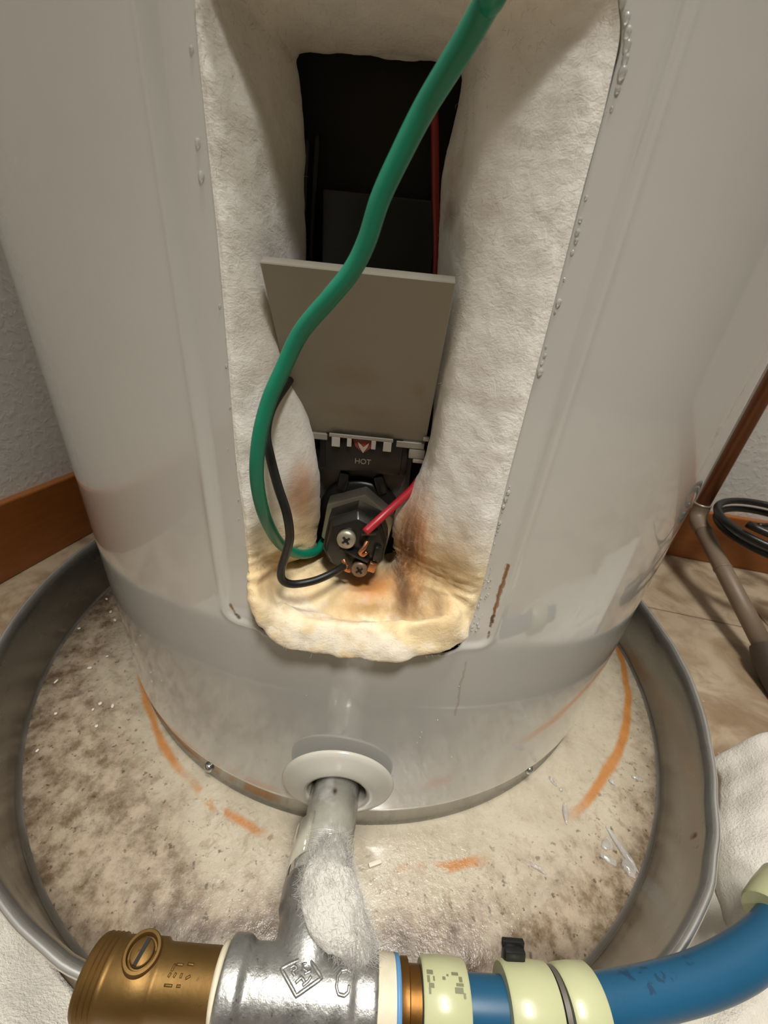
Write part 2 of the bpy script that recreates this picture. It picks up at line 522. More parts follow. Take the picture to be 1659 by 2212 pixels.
M = dict(
    jacket=mat_jacket(), insul=mat_insul(), panfloor=mat_panfloor(), pan=mat_panmetal(), floor=mat_floor(), wall=mat_wall(), wood=mat_wood(),
    galv=mat_galv(), nipple=mat_nipple(), copper=mat_copper(), plate=mat_plate(), hose=mat_hose(), ring=mat_ring(), water=mat_water(),
    brass=mat_brass('brass', (0.135, 0.075, 0.020), (0.22, 0.13, 0.042), 0.52), brass_dk=mat_brass('dark_brass', (0.12, 0.05, 0.010), (0.22, 0.105, 0.022), 0.4),
    towel=mat_towel('towel_terry', (0.60, 0.56, 0.49), (0.80, 0.76, 0.68)), cloth=mat_towel('white_cloth', (0.58, 0.54, 0.46), (0.74, 0.70, 0.61)),
    tank=plain('tank_steel', (0.009, 0.008, 0.007), 0.85, 0.0), grey=plain('bracket_steel', (0.17, 0.155, 0.13), 0.5, 0.5), 
    black=plain('black_plastic', (0.011, 0.010, 0.009), 0.34), bake=plain('bakelite', (0.012, 0.0115, 0.010), 0.30, bump=0.2, bscale=220),
    rubber=plain('black_rubber', (0.008, 0.008, 0.008), 0.35), hexm=plain('hex_steel', (0.40, 0.37, 0.30), 0.35, 0.8, 0.15), screw=plain('screw_steel', (0.52, 0.47, 0.37), 0.38, 0.7, 0.15),
    rscrew=plain('rusty_screw', (0.30, 0.20, 0.13), 0.45, 0.6, 0.3, 300), cu=plain('bare_copper', (0.62, 0.27, 0.13), 0.3, 0.9, 0.2, 300), recess_shade=plain('recess_black', (0.006, 0.005, 0.004), 0.7),
    green=plain('green_wire_insulation', (0.003, 0.205, 0.118), 0.40, var=0.12, scale=90), red=plain('red_wire_insulation', (0.40, 0.018, 0.030), 0.36), dred=plain('dark_red_wire', (0.25, 0.015, 0.010), 0.4),
    bwire=plain('black_wire_insulation', (0.012, 0.012, 0.011), 0.33), collar=plain('collar_plastic', (0.60, 0.575, 0.50), 0.22), base=plain('base_zinc', (0.50, 0.50, 0.49), 0.14, 1.0, 0.25, 18),
    dial=plain('dial_print', (0.42, 0.36, 0.28), 0.5), dialr=plain('dial_red', (0.22, 0.035, 0.025), 0.5), text=plain('print_grey', (0.30, 0.27, 0.22), 0.5), tooth=plain('clip_plastic', (0.42, 0.40, 0.36), 0.4),
    ptfe=plain('thread_tape', (0.66, 0.60, 0.45), 0.55, var=0.12, scale=150), btape=plain('blue_tape', (0.10, 0.27, 0.50), 0.5, var=0.15), cable=plain('black_cable', (0.018, 0.018, 0.016), 0.36), painted=plain('painted_pipe', (0.27, 0.20, 0.135), 0.5, 0.1, 0.12, 25),
    fluff=mat_towel('cotton_fluff', (0.46, 0.44, 0.40), (0.66, 0.64, 0.59)), stain=plain('ring_print', (0.17, 0.18, 0.10), 0.5), clear=plain('solder', (0.5, 0.45, 0.38), 0.35, 0.6), foam=plain('ceiling_paint', (0.78, 0.75, 0.68), 0.8),
    rim=plain('rim_metal', (0.66, 0.66, 0.64), 0.25, 0.85, 0.1, 40), film=plain('glossy_film', (0.40, 0.38, 0.30), 0.08, 0.0, 0.3, 60, Coat_Weight=1.0), panel=plain('dark_unseen_wall', (0.10, 0.085, 0.065), 0.5, 0.0, 0.2, 6), lens=plain('fastener_zinc', (0.55, 0.54, 0.5), 0.2, 0.9), debris=plain('white_debris_glint', (0.72, 0.66, 0.55), 0.6), dark=plain('dark_fitting', (0.075, 0.055, 0.04), 0.5))

# ------------------------------------------------------------------ room (setting)
FZ = -0.0235
TH = R(-11.3)
ux = Vector((math.cos(TH), math.sin(TH), 0))      # along the back wall
uy = Vector((-math.sin(TH), math.cos(TH), 0))     # along the left wall
B0 = Vector((0.552, 0.1505, 0))                   # a point at the foot of the back wall
L0 = Vector((-0.4137, 0.020, 0))                  # a point at the foot of the left wall
# corner of the two
t_ = (L0 - B0).dot(ux)
corner = B0 + ux * t_
corner.z = FZ
rotm = Matrix((ux, uy, Vector((0, 0, 1)))).transposed()
W, D, H = 2.3, 2.6, 2.3
def rbox(name, u0, u1, v0, v1, z0, z1, mat, bev=0.0):
    bm = bmesh.new()
    c = corner + ux * ((u0 + u1) / 2) + uy * ((v0 + v1) / 2)
    box(bm, (0, 0, 0), (u1 - u0, v1 - v0, z1 - z0), None, bev)
    o = obj(name, bm, mat, smooth=False)
    o.location = (c.x, c.y, (z0 + z1) / 2)
    o.rotation_euler = (0, 0, TH)
    o['kind'] = 'structure'
    return o
fl = rbox('floor', -0.05, W + 0.05, -D - 0.05, 0.05, FZ - 0.05, FZ - 0.0035, M['floor'])
rbox('wall_back', -0.05, W + 0.05, 0, 0.05, FZ - 0.0035, H, M['wall'])
rbox('wall_left', -0.05, 0, -D, 0, FZ - 0.0035, H, M['wall'])
rbox('wall_right', W, W + 0.05, -D, 0, FZ - 0.0035, H, M['panel'])  # unseen walls kept dark to cut the fill on the jacket front
rbox('wall_front', -0.05, W + 0.05, -D - 0.05, -D, FZ - 0.0035, H, M['panel'])
rbox('ceiling', -0.05, W + 0.05, -D - 0.05, 0.05, H, H + 0.04, M['foam'])
BH = 0.083
rbox('baseboard_back', 0.012, W, -0.012, 0, FZ, FZ + BH, M['wood'], 0.002)
rbox('baseboard_left', 0, 0.012, -D, 0, FZ, FZ + BH + 0.004, M['wood'], 0.002)
# floor tiles: joints recessed
seamv = (Vector((0.3705, 0.0162, 0)) - Vector((corner.x, corner.y, 0))).dot(uy)   # the seam seen right of the pan
TS = 0.305
tile_me = None
vs = [seamv + k * TS for k in range(-5, 2)]
us = [0.30 + k * TS - TS for k in range(0, 6)]
for vi in vs:
    for ui in us:
        u0, u1 = max(ui, 0), ui + TS
        v0, v1 = vi - TS, min(vi, 0)
        if v1 - v0 < 0.02 or u1 - u0 < 0.02: continue
        bm = bmesh.new()
        box(bm, (0, 0, 0), (u1 - u0 - 0.0016, v1 - v0 - 0.0016, 0.0035), None, 0.0006, 1)
        o = obj('tile', bm, M['floor'], smooth=False)
        c = corner + ux * ((u0 + u1) / 2) + uy * ((v0 + v1) / 2)
        o.location = (c.x, c.y, FZ - 0.00175)
        o.rotation_euler = (0, 0, TH)
        o.parent = fl
        bpy.context.view_layer.update()
        o.matrix_parent_inverse = fl.matrix_world.inverted()

# ------------------------------------------------------------------ water heater
RJ = 0.25
heater = empty('water_heater', (0, 0, FZ + 0.002), 'white cylindrical electric water heater standing in a metal pan, its access opening uncovered', 'water heater')
OX0, OX1, OZ0, OZ1 = -0.0548, 0.0472, 0.1495, 0.3625
AL, AR_ = math.asin(OX0 / RJ), math.asin(OX1 / RJ)
def rr_sd(x, z, x0, x1, z0, z1, r):
    cx, cz = (x0 + x1) / 2, (z0 + z1) / 2
    qx, qz = abs(x - cx) - (x1 - x0) / 2 + r, abs(z - cz) - (z1 - z0) / 2 + r
    return math.hypot(max(qx, 0), max(qz, 0)) + min(max(qx, qz), 0) - r
def sstep(a, b, v):
    t = min(max((v - a) / (b - a), 0), 1)
    return t * t * (3 - 2 * t)
def jacket_r(a, z):
    x = RJ * a                                   # arc length
    d = rr_sd(x, z, -0.0672, 0.0578, 0.1555, 0.40, 0.004)
    dep = 0.0026 * sstep(0.0028, -0.0006, d) * (0.35 + 0.65 * sstep(0.150, 0.185, z))
    # small raised bead beside the recess
    dep -= 0.0007 * math.exp(-((d - 0.0034) / 0.0014) ** 2) * (0.2 + 0.8 * sstep(0.155, 0.19, z))
    bot = 0.0012 * sstep(0.004, 0.0, z)          # rolled lower edge
    return RJ - dep - bot
angs = [R(-19) + i * R(0.25) for i in range(int(37 / 0.25) + 1)]
a = angs[-1] + R(1.25)
while a < R(341) - 1e-6:
    angs.append(a)
    a += R(1.25)
zs = [0, 0.001, 0.002, 0.0035, 0.006] + [0.012 + 0.008 * i for i in range(16)]
zs = [z for z in zs if z < 0.139] + [0.139 + 0.0012 * i for i in range(int((0.384 - 0.139) / 0.0012) + 1)]
z = zs[-1] + 0.02
while z < 1.3:
    zs.append(z)
    z += 0.06
nA, nZ = len(angs), len(zs)
bm = bmesh.new()
removed = [[False] * nZ for _ in range(nA)]
xa = [RJ * a if a < PI else RJ * (a - 2 * PI) for a in angs]
o0, o1 = RJ * AL, RJ * AR_
near = {}
for i in range(nA - 1):
    if angs[i] > R(30): break
    for j in range(nZ - 1):
        cxm, czm = (xa[i] + xa[i + 1]) / 2, (zs[j] + zs[j + 1]) / 2
        if rr_sd(cxm, czm, o0, o1, OZ0, OZ1, 0.014 if czm > 0.3 else 0.011) < 0: removed[i][j] = True
V = [[None] * nZ for _ in range(nA)]
for i in range(nA):
    for j in range(nZ):
        a, z = angs[i], zs[j]
        if a < R(30):
            cells = [removed[ii][jj] for ii in (i - 1, i) for jj in (j - 1, j) if 0 <= ii < nA - 1 and 0 <= jj < nZ - 1]
            if all(cells) and cells: continue
            if any(cells):                        # snap onto the outline
                x = RJ * a
                for _ in range(6):
                    d = rr_sd(x, z, o0, o1, OZ0, OZ1, 0.014 if z > 0.3 else 0.011)
                    e = 1e-5
                    gx = (rr_sd(x + e, z, o0, o1, OZ0, OZ1, 0.014 if z > 0.3 else 0.011) - d) / e
                    gz = (rr_sd(x, z + e, o0, o1, OZ0, OZ1, 0.014 if z > 0.3 else 0.011) - d) / e
                    x -= d * gx
                    z -= d * gz
                a = x / RJ
                near[(i, j)] = (a, z)
        r = jacket_r(a if a < PI else a - 2 * PI, z)
        V[i][j] = bm.verts.new((r * math.sin(a), -r * math.cos(a), z))
for i in range(nA):
    ii = (i + 1) % nA
    for j in range(nZ - 1):
        if i < nA - 1 and removed[i][j]: continue
        q = [V[i][j], V[ii][j], V[ii][j + 1], V[i][j + 1]]
        if all(q): bm.faces.new(q)
# hemmed edge round the opening
be = [e for e in bm.edges if len(e.link_faces) == 1 and 0.14 < (e.verts[0].co.z + e.verts[1].co.z) / 2 < 0.39 and e.verts[0].co.y < -0.2 and abs(e.verts[0].co.x) < 0.07]
ret = bmesh.ops.extrude_edge_only(bm, edges=be)
for v in ret['geom']:
    if isinstance(v, bmesh.types.BMVert):
        k = (math.hypot(v.co.x, v.co.y) - 0.0012) / math.hypot(v.co.x, v.co.y)
        v.co.x *= k
        v.co.y *= k
obj('jacket', bm, M['jacket'], heater)

bm = bmesh.new()
lathe(bm, [(0.2466, 0.003), (0.2466, -0.0200), (0.2480, -0.0210), (0.2480, -0.0216), (0.2445, -0.0216), (0.2445, 0.003)], (0, 0, 0), (0, 0, 1), 160)
base = obj('base_ring', bm, M['base'], heater)
for s in ((-0.1051, -0.2263, -0.0118), (0.1346, -0.2101, -0.0085)):
    bm = bmesh.new()
    d = Vector((s[0], s[1], 0)).normalized()
    lathe(bm, [(0, -0.001), (0.0036, -0.001), (0.0036, 0.0012), (0.0028, 0.0028), (0.0012, 0.0036), (0, 0.0037)], Vector((d.x * 0.2470, d.y * 0.2470, s[2])), d, 14)
    obj('base_screw', bm, M['lens'], heater)

bm = bmesh.new()
lathe(bm, [(0.1965, 0.02), (0.1965, 0.60)], (0, 0, 0), (0, 0, 1), 96)
tag(obj('steel_tank', bm, M['tank'], heater), 'dark steel tank seen at the back of the opening')

# ---- insulation
def lerp(p, q, t): return tuple(p[i] + (q[i] - p[i]) * t for i in range(3))
def side(A, C, D, out, bul=0.0025):
    """seven points from the jacket edge inwards; out = direction (x) away from the opening's middle"""
    Bp = lerp(A, C, 0.22); Bp = (Bp[0], Bp[1] - bul, Bp[2])
    B2 = lerp(A, C, 0.62); B2 = (B2[0], B2[1] - bul * 0.6, B2[2])
    C2 = lerp(C, D, 0.5); C2 = (C2[0] - out[0] * 0.0008, C2[1] - 0.001, C2[2] - out[1] * 0.0008)
    E = (D[0] + out[0] * 0.005, -0.1955, D[2] + out[1] * 0.005)
    return [A, Bp, B2, C, C2, D, E]
Lf, Rt, Up = (-1, 0), (1, 0), (0, 1)
nodes = [
    side((-.0515, -.2425, .3590), (-.0470, -.228, .3590), (-.0396, -.203, .3590), (-.7, .7)),
    side((-.0546, -.2415, .3515), (-.0468, -.228, .3525), (-.0388, -.203, .3530), Lf),
    side((-.0549, -.2415, .3317), (-.0447, -.228, .3350), (-.0376, -.203, .3420), Lf),
    side((-.0546, -.2415, .3050), (-.0444, -.228, .3063), (-.0370, -.203, .3112), Lf),
    side((-.0550, -.2415, .2689), (-.0440, -.228, .2679), (-.0385, -.206, .2670), Lf),
    side((-.0556, -.2415, .2354), (-.0440, -.232, .2310), (-.0302, -.213, .2262), Lf),
    side((-.0547, -.2418, .2114), (-.0445, -.231, .2070), (-.0286, -.213, .2003), Lf),
    side((-.0547, -.2418, .1930), (-.0465, -.233, .1885), (-.0315, -.214, .1800), Lf),
    [(-.0535, -.2425, .1700), (-.0515, -.2525, .1740), (-.0478, -.2515, .1790), (-.0465, -.238, .1790), (-.0455, -.226, .1760), (-.039, -.213, .1730), (-.041, -.196, .172)],
    [(-.0420, -.2440, .1600), (-.0390, -.2575, .1580), (-.0355, -.2525, .1712), (-.0345, -.2385, .1655), (-.031, -.226, .1720), (-.0265, -.213, .1715), (-.028, -.196, .170)],
    [(-.0200, -.2470, .1575), (-.0181, -.2580, .1545), (-.0192, -.2525, .1680), (-.0174, -.2385, .1605), (-.0175, -.228, .1690), (-.0148, -.212, .1670), (-.015, -.196, .166)],
    [(.0026, -.2470, .1575), (.0026, -.2585, .1545), (.0012, -.2525, .1688), (.0008, -.2385, .1580), (.0000, -.228, .1680), (-.003, -.212, .1660), (-.003, -.196, .165)],
    [(.0240, -.2460, .1585), (.0235, -.2575, .1573), (.0185, -.2520, .1720), (.0165, -.2385, .1560), (.0130, -.228, .1680), (.0068, -.213, .1700), (.007, -.196, .169)],
    [(.0458, -.2430, .1630), (.0440, -.2520, .1650), (.0365, -.2500, .1780), (.0265, -.239, .1690), (.0175, -.229, .1770), (.0107, -.214, .1780), (.014, -.196, .176)],
    side((.0482, -.2430, .1833), (.0244, -.229, .1835), (.0092, -.213, .1865), Rt, 0.004),
    side((.0480, -.2430, .2058), (.0205, -.229, .2005), (.0083, -.213, .2035), Rt, 0.004),
    side((.0470, -.2432, .2357), (.0226, -.229, .2290), (.0148, -.210, .2190), Rt, 0.0035),
    side((.0468, -.2432, .2639), (.0221, -.228, .2570), (.0200, -.206, .2430), Rt, 0.003),
    side((.0466, -.2432, .2988), (.0207, -.228, .3000), (.0149, -.203, .2977), Rt, 0.002),
    side((.0463, -.2432, .3257), (.0193, -.228, .3270), (.0112, -.203, .3300), Rt, 0.002),
    side((.0462, -.2432, .3434), (.0180, -.228, .3460), (.0130, -.203, .3500), Rt, 0.002),
    side((.0440, -.2436, .3560), (.0180, -.228, .3580), (.0125, -.203, .3595), (.7, .7), 0.001),
    side((.0330, -.2455, .3630), (.0110, -.228, .3625), (.0050, -.203, .3612), Up, 0.0),
    side((-.0050, -.2475, .3640), (-.0120, -.228, .3632), (-.0140, -.203, .3610), Up, 0.0),
    side((-.0400, -.2440, .3632), (-.0360, -.228, .3622), (-.0320, -.203, .3605), Up, 0.0)]
NL = len(nodes)
SU, SR = 18, 10
rings7 = [crom([nodes[i][k] for i in range(NL)], SU, True) for k in range(7)]
nu = len(rings7[0])
cols = [crom([rings7[k][u] for k in range(7)], SR) for u in range(nu)]
nr = len(cols[0])
def nrm(u, k):
    a = cols[(u + 1) % nu][k] - cols[u - 1][k]
    b = cols[u][min(k + 1, nr - 1)] - cols[u][max(k - 1, 0)]
    n = a.cross(b)
    return n.normalized() if n.length > 1e-12 else Vector((0, -1, 0))
bm = bmesh.new()
grid = []
for u in range(nu):
    row = []
    for k in range(nr):
        p = cols[u][k]
        n = nrm(u, k)
        if n.y > 0 and abs(n.y) > 0.3: n = -n
        ed = min(1.0, k / 6)
        lo = sstep(0.20, 0.175, p.z)
        d = ed * ((0.0007 + 0.0009 * lo) * fbm(p, 55 + 25 * lo, 2) + (0.00028 + 0.0002 * lo) * fbm(p, 240, 3))
        row.append(bm.verts.new(p + n * d))
    grid.append(row)
for u in range(nu):
    for k in range(nr - 1):
        bm.faces.new((grid[u][k], grid[(u + 1) % nu][k], grid[(u + 1) % nu][k + 1], grid[u][k + 1]))
ins = tag(obj('insulation', bm, M['insul'], heater), 'white glass wool lining of the opening, soaked tan and brown at the bottom')
# loose fibres standing out of the wool
bm = bmesh.new()
for _ in range(2000):
    u = random.randrange(nu)
    k = random.randrange(3, nr - 12)
    p = grid_p = cols[u][k] + Vector((random.uniform(-1, 1), random.uniform(-1, 1), random.uniform(-1, 1))) * 0.0006
    n = nrm(u, k)
    if n.y > 0: n = -n
    t = (n * 0.35 + Vector((random.uniform(-1, 1), random.uniform(-1, 1), random.uniform(-1, 1)))).normalized()
    L = random.uniform(0.0008, 0.0022)
    bend = Vector((random.uniform(-1, 1), random.uniform(-1, 1), random.uniform(-1, 1))) * L * 0.4
    pts = [p, p + t * L * 0.5 + n * 0.0005, p + t * L + bend]
    w = 0.000032
    s = t.orthogonal().normalized()
    s2 = t.cross(s)
    rg = [[bm.verts.new(q + w * (s * math.cos(c) + s2 * math.sin(c))) for c in (0, 2.1, 4.2)] for q in pts]
    for a_, b_ in zip(rg, rg[1:]):
        for c in range(3): bm.faces.new((a_[c], a_[(c + 1) % 3], b_[(c + 1) % 3], b_[c]))
tag(obj('loose_fibre', bm, M['fluff'], ins), kind='stuff')

# ---- escutcheon round the drain nipple
EC = Vector((-0.0085, -0.2495, 0.0412))
bm = bmesh.new()
lathe(bm, [(0.0172, 0.000), (0.0172, 0.0090), (0.0180, 0.0100), (0.0198, 0.0102), (0.0235, 0.0092), (0.0305, 0.0066), (0.0325, 0.0054), (0.0332, 0.0042), (0.0328, 0.0036), (0.0300, 0.0046), (0.0200, 0.0070), (0.0200, 0.000)], EC, (0.0, -1, 0), 72, closed=True)
tag(obj('pipe_collar', bm, M['collar'], heater), 'white round plastic collar round the drain nipple')

# ------------------------------------------------------------------ heating element
hc = Vector((-0.0098, -0.20, 0.1945))
el = empty('heating_element', (hc.x, -0.196, hc.z), 'round black screw-in heating element with two terminal screws, set low in the opening', 'heating element')
bm = bmesh.new()
lathe(bm, [(0.016, 0.0), (0.0212, 0.0), (0.0216, 0.002), (0.0212, 0.0055), (0.0195, 0.0070), (0.014, 0.0070)], (hc.x, -0.1975, hc.z), (0, -1, 0), 56)
obj('gasket', bm, M['rubber'], el)
bm = bmesh.new()
hx = [(hc.x + 0.0192 * math.cos(R(82 + 60 * k)), hc.z + 0.0192 * math.sin(R(82 + 60 * k))) for k in range(6)]
prism(bm, hx, -0.2030, -0.2140, 0.0007)
obj('hex_flange', bm, M['hexm'], el, True, 30)
bm = bmesh.new()
bp = [(-0.0225, 0.2045), (-0.0095, 0.2105), (0.0020, 0.2055), (0.0055, 0.1965), (0.0045, 0.1840), (-0.0020, 0.1755), (-0.0110, 0.1745), (-0.0215, 0.1800), (-0.0252, 0.1880)]
ft = [(hc.x + (x - hc.x) * 0.86 + 0.0005, 0.1925 + (z - 0.1925) * 0.84 - 0.0008) for x, z in bp]
prism(bm, bp, -0.2138, -0.2235)
prism(bm, [(hc.x + (x - hc.x) * 0.97, 0.1925 + (z - 0.1925) * 0.97) for x, z in bp], -0.2230, -0.2268, 0.0006, ft)
blk = obj('terminal_block', bm, M['bake'], el, True, 30)
bm = bmesh.new()
rot = Matrix.Rotation(R(-24), 3, 'Y').inverted()
box(bm, (-0.0092, -0.2280, 0.1895), (0.0150, 0.0040, 0.0022), Matrix.Rotation(R(24), 3, 'Y'), 0.0006)
box(bm, (0.0012, -0.2275, 0.1905), (0.0030, 0.0040, 0.0075), Matrix.Rotation(R(8), 3, 'Y'), 0.0005)
box(bm, (-0.0035, -0.2272, 0.2015), (0.0075, 0.0034, 0.0026), Matrix.Rotation(R(-10), 3, 'Y'), 0.0006)
obj('barrier_rib', bm, M['bake'], blk, True, 30)
def screw(c, r, mat, parent, name, tilt=0.2):
    bm = bmesh.new()
    c = Vector(c)
    ax = Vector((0, -1, 0.22)).normalized()
    lathe(bm, [(0, -0.002), (r, -0.002), (r, 0.0007), (r * 0.86, 0.0014), (r * 0.5, 0.00175), (0, 0.00185)], c, ax, 26)
    s = tag(obj(name, bm, mat, parent))
    bm = bmesh.new()
    F = frame(ax)
    for k in range(2):
        box(bm, c + ax * 0.0017, (r * 0.95, r * 0.22, 0.0006), F @ Matrix.Rotation(R(38 + 90 * k), 3, 'Z'))
    lathe(bm, [(0, 0.00195), (r * 0.22, 0.00195), (r * 0.24, 0.0014)], c, ax, 12)
    obj('cross_recess', bm, M['recess_shade'], s, False)  # near-black bars on the head paint in the shade of the recess
screw((-0.0134, -0.2292, 0.1975), 0.0044, M['screw'], el, 'terminal_screw')
screw((-0.0064, -0.2288, 0.1812), 0.0040, M['rscrew'], el, 'terminal_screw')
for x, z, rz in ((-0.0188, 0.2150, 8), (-0.0003, 0.2150, -20)):
    bm = bmesh.new()
    box(bm, (x, -0.2040, z), (0.0050, 0.0040, 0.0100), Matrix.Rotation(R(rz), 3, 'Y'), 0.0012)
    obj('clip_tab', bm, M['rubber'], el, True, 40)
bm = bmesh.new()
tube(bm, crom([(-0.0038, -0.2290, 0.1975), (-0.0050, -0.2310, 0.1950), (-0.0066, -0.2312, 0.1925), (-0.0052, -0.2302, 0.1905), (-0.0036, -0.2300, 0.1922)], 6), 0.0011, 10)
obj('copper_end', bm, M['cu'], el)
bm = bmesh.new()
tube(bm, crom([(-0.0142, -0.2300, 0.1868), (-0.0132, -0.2312, 0.1850), (-0.0128, -0.2312, 0.1822), (-0.0110, -0.2300, 0.1805)], 6), 0.0011, 10)
tube(bm, crom([(-0.0142, -0.2295, 0.1840), (-0.0118, -0.2315, 0.1838)], 4), 0.0010, 10)
obj('copper_end', bm, M['cu'], el)
bm = bmesh.new()
box(bm, (-0.0005, -0.2292, 0.1835), (0.0038, 0.0030, 0.0050), Matrix.Rotation(R(15), 3, 'Y'), 0.0006)
obj('terminal_tab', bm, M['cu'], el, True, 40)

# ------------------------------------------------------------------ thermostat
ts = empty('thermostat', (-0.0095, -0.197, 0.22), 'black thermostat with a HOT dial behind the grey plastic shield', 'thermostat')
bm = bmesh.new()
box(bm, (-0.0098, -0.2005, 0.277), (0.0420, 0.0070, 0.100), None, 0.001)
obj('body', bm, M['black'], ts, True, 40)
bm = bmesh.new()
box(bm, (-0.0095, -0.2025, 0.2305), (0.0360, 0.0095, 0.0175), None, 0.0008)
box(bm, (-0.0275, -0.2005, 0.2305), (0.0060, 0.0080, 0.0190), None, 0.0006)
box(bm, (0.0085, -0.2005, 0.2305), (0.0060, 0.0080, 0.0190), None, 0.0006)
face = obj('dial_housing', bm, M['black'], ts, True, 40)
bm = bmesh.new()
prism(bm, [(-0.0148, 0.2378), (-0.0135, 0.2345), (-0.0098, 0.2315), (-0.0062, 0.2345), (-0.0050, 0.2378)], -0.2068, -0.2076)
obj('dial', bm, M['dialr'], ts, False)
bm = bmesh.new()
prism(bm, [(-0.0125, 0.2370), (-0.0117, 0.2345), (-0.0098, 0.2318), (-0.0080, 0.2345), (-0.0072, 0.2370), (-0.0086, 0.2356), (-0.0098, 0.2345), (-0.0110, 0.2356)], -0.2073, -0.2080)
obj('pointer', bm, M['dial'], ts, False)
cu = bpy.data.curves.new('dial_text', 'FONT')
cu.body = 'HOT'
cu.size = 0.0036
cu.extrude = 0.0001
cu.align_x = 'CENTER'
tmp = bpy.data.objects.new('dial_text', cu)
col.objects.link(tmp)
dg = bpy.context.evaluated_depsgraph_get()
me = bpy.data.meshes.new_from_object(tmp.evaluated_get(dg))
bpy.data.objects.remove(tmp)
me.materials.clear()
me.materials.append(M['text'])
me.transform(Matrix.Translation((-0.0096, -0.2074, 0.2262)) @ Matrix.Rotation(R(90), 4, 'X'))
to = bpy.data.objects.new('lettering', me)
col.objects.link(to)
setpar(to, ts)
bm = bmesh.new()
box(bm, (-0.0098, -0.1972, 0.2130), (0.0480, 0.0016, 0.0300), None, 0.0005)
box(bm, (-0.0098, -0.1985, 0.2190), (0.0440, 0.0010, 0.0020), None, 0.0004)
obj('mounting_bracket', bm, M['grey'], ts, True, 40)

# ------------------------------------------------------------------ plastic shield, tipped forward
sh = empty('terminal_shield', (-0.011, -0.205, 0.238), 'flat grey-brown plastic shield tipped forward across the opening above the element', 'plastic shield')
tl, tr, bl, br = Vector((-0.0436, -0.2385, 0.3010)), Vector((0.0169, -0.2385, 0.3010)), Vector((-0.0405, -0.2055, 0.2385)), Vector((0.0185, -0.2055, 0.2385))
nf = (tr - tl).cross(bl - tl).normalized()
if nf.y > 0: nf = -nf
th = 0.0042
bm = bmesh.new()
f4 = [bm.verts.new(p) for p in (tl, tr, br, bl)]
b4 = [bm.verts.new(p - nf * th) for p in (tl, tr, br, bl)]
bm.faces.new(f4)
bm.faces.new(b4[::-1])
for i in range(4): bm.faces.new((f4[i], f4[(i + 1) % 4], b4[(i + 1) % 4], b4[i]))
bmesh.ops.recalc_face_normals(bm, faces=bm.faces[:])
bmesh.ops.bevel(bm, geom=bm.edges[:], offset=0.0003, segments=1, affect='EDGES')
obj('panel', bm, M['plate'], sh, False)
for x, w, h in ((-0.0224, 0.0038, 0.0046), (-0.0163, 0.0021, 0.0040), (-0.0052, 0.0021, 0.0042), (0.0011, 0.0038, 0.0046)):
    bm = bmesh.new()
    box(bm, (x, -0.2085, 0.2385 - h / 2), (w, 0.0012, h), None, 0.0002, 1)
    obj('clip_tooth', bm, M['tooth'], sh, False)
bm = bmesh.new()
for x0, x1 in ((-0.0405, -0.0265), (0.0050, 0.0180)):
    box(bm, ((x0 + x1) / 2, -0.2065, 0.2375), (x1 - x0, 0.0020, 0.0030), None, 0.0003, 1)
box(bm, (-0.011, -0.2085, 0.2392), (0.0290, 0.0012, 0.0016), None, 0.0002, 1)
obj('lower_rail', bm, M['plate'], sh, False)
for x in (-0.0375, 0.0150):
    bm = bmesh.new()
    box(bm, (x, -0.2060, 0.2335), (0.0075, 0.0035, 0.0045), None, 0.0006)
    box(bm, (x + 0.0010, -0.2080, 0.2305), (0.0050, 0.0016, 0.0016), None, 0.0003)
    obj('hinge_lug', bm, M['plate'], sh, True, 40)
bm = bmesh.new()
box(bm, (0.0182, -0.2080, 0.2415), (0.0026, 0.0022, 0.0018), None, 0.0002, 1)
tag(obj('corner_tab', bm, M['tooth'], sh, False), 'small bright tab at the lower right corner')

# ------------------------------------------------------------------ wires
def wire(name, pts, r, mat, label, sub=8, seg=16, cat='wire'):
    bm = bmesh.new()
    tube(bm, crom(pts, sub), r, seg)
    return tag(obj(name, bm, mat), label, cat)
wire('green_wire', [(0.0420, -0.2520, 0.6200), (0.0400, -0.2545, 0.4900), (0.0330, -0.2650, 0.4080), (0.0230, -0.2800, 0.3640), (0.0117, -0.2820, 0.3413), (0.0102, -0.2781, 0.3400), (0.0071, -0.2747, 0.3358), (0.0016, -0.2704, 0.3288), (-0.0024, -0.2684, 0.3220), (-0.0064, -0.2669, 0.3141), (-0.0090, -0.2654, 0.3063), (-0.0124, -0.2643, 0.2999), (-0.0180, -0.2632, 0.2933), (-0.0260, -0.2611, 0.2844), (-0.0315, -0.2610, 0.2739), (-0.0359, -0.2616, 0.2643), (-0.0392, -0.2622, 0.2527), (-0.0411, -0.2613, 0.2395), (-0.0415, -0.2568, 0.2249), (-0.0418, -0.2463, 0.2086), (-0.0409, -0.2347, 0.1942), (-0.0356, -0.2255, 0.1841), (-0.0300, -0.2160, 0.1800), (-0.0270, -0.2080, 0.1810)], 0.00232, M['green'], 'thick green ground wire looping across the front of the opening')
wire('black_wire', [(-0.0385, -0.2080, 0.2690), (-0.0405, -0.2190, 0.2630), (-0.0428, -0.2353, 0.2560), (-0.0428, -0.2437, 0.2489), (-0.0410, -0.2466, 0.2414), (-0.0379, -0.2490, 0.2308), (-0.0343, -0.2512, 0.2207), (-0.0335, -0.2511, 0.2104), (-0.0355, -0.2501, 0.2017), (-0.0380, -0.2494, 0.1924), (-0.0374, -0.2491, 0.1868), (-0.0333, -0.2473, 0.1838), (-0.0251, -0.2431, 0.1834), (-0.0175, -0.2373, 0.1844), (-0.0138, -0.2320, 0.1843)], 0.00175, M['bwire'], 'black wire hanging left of the element, bent in to its lower screw')
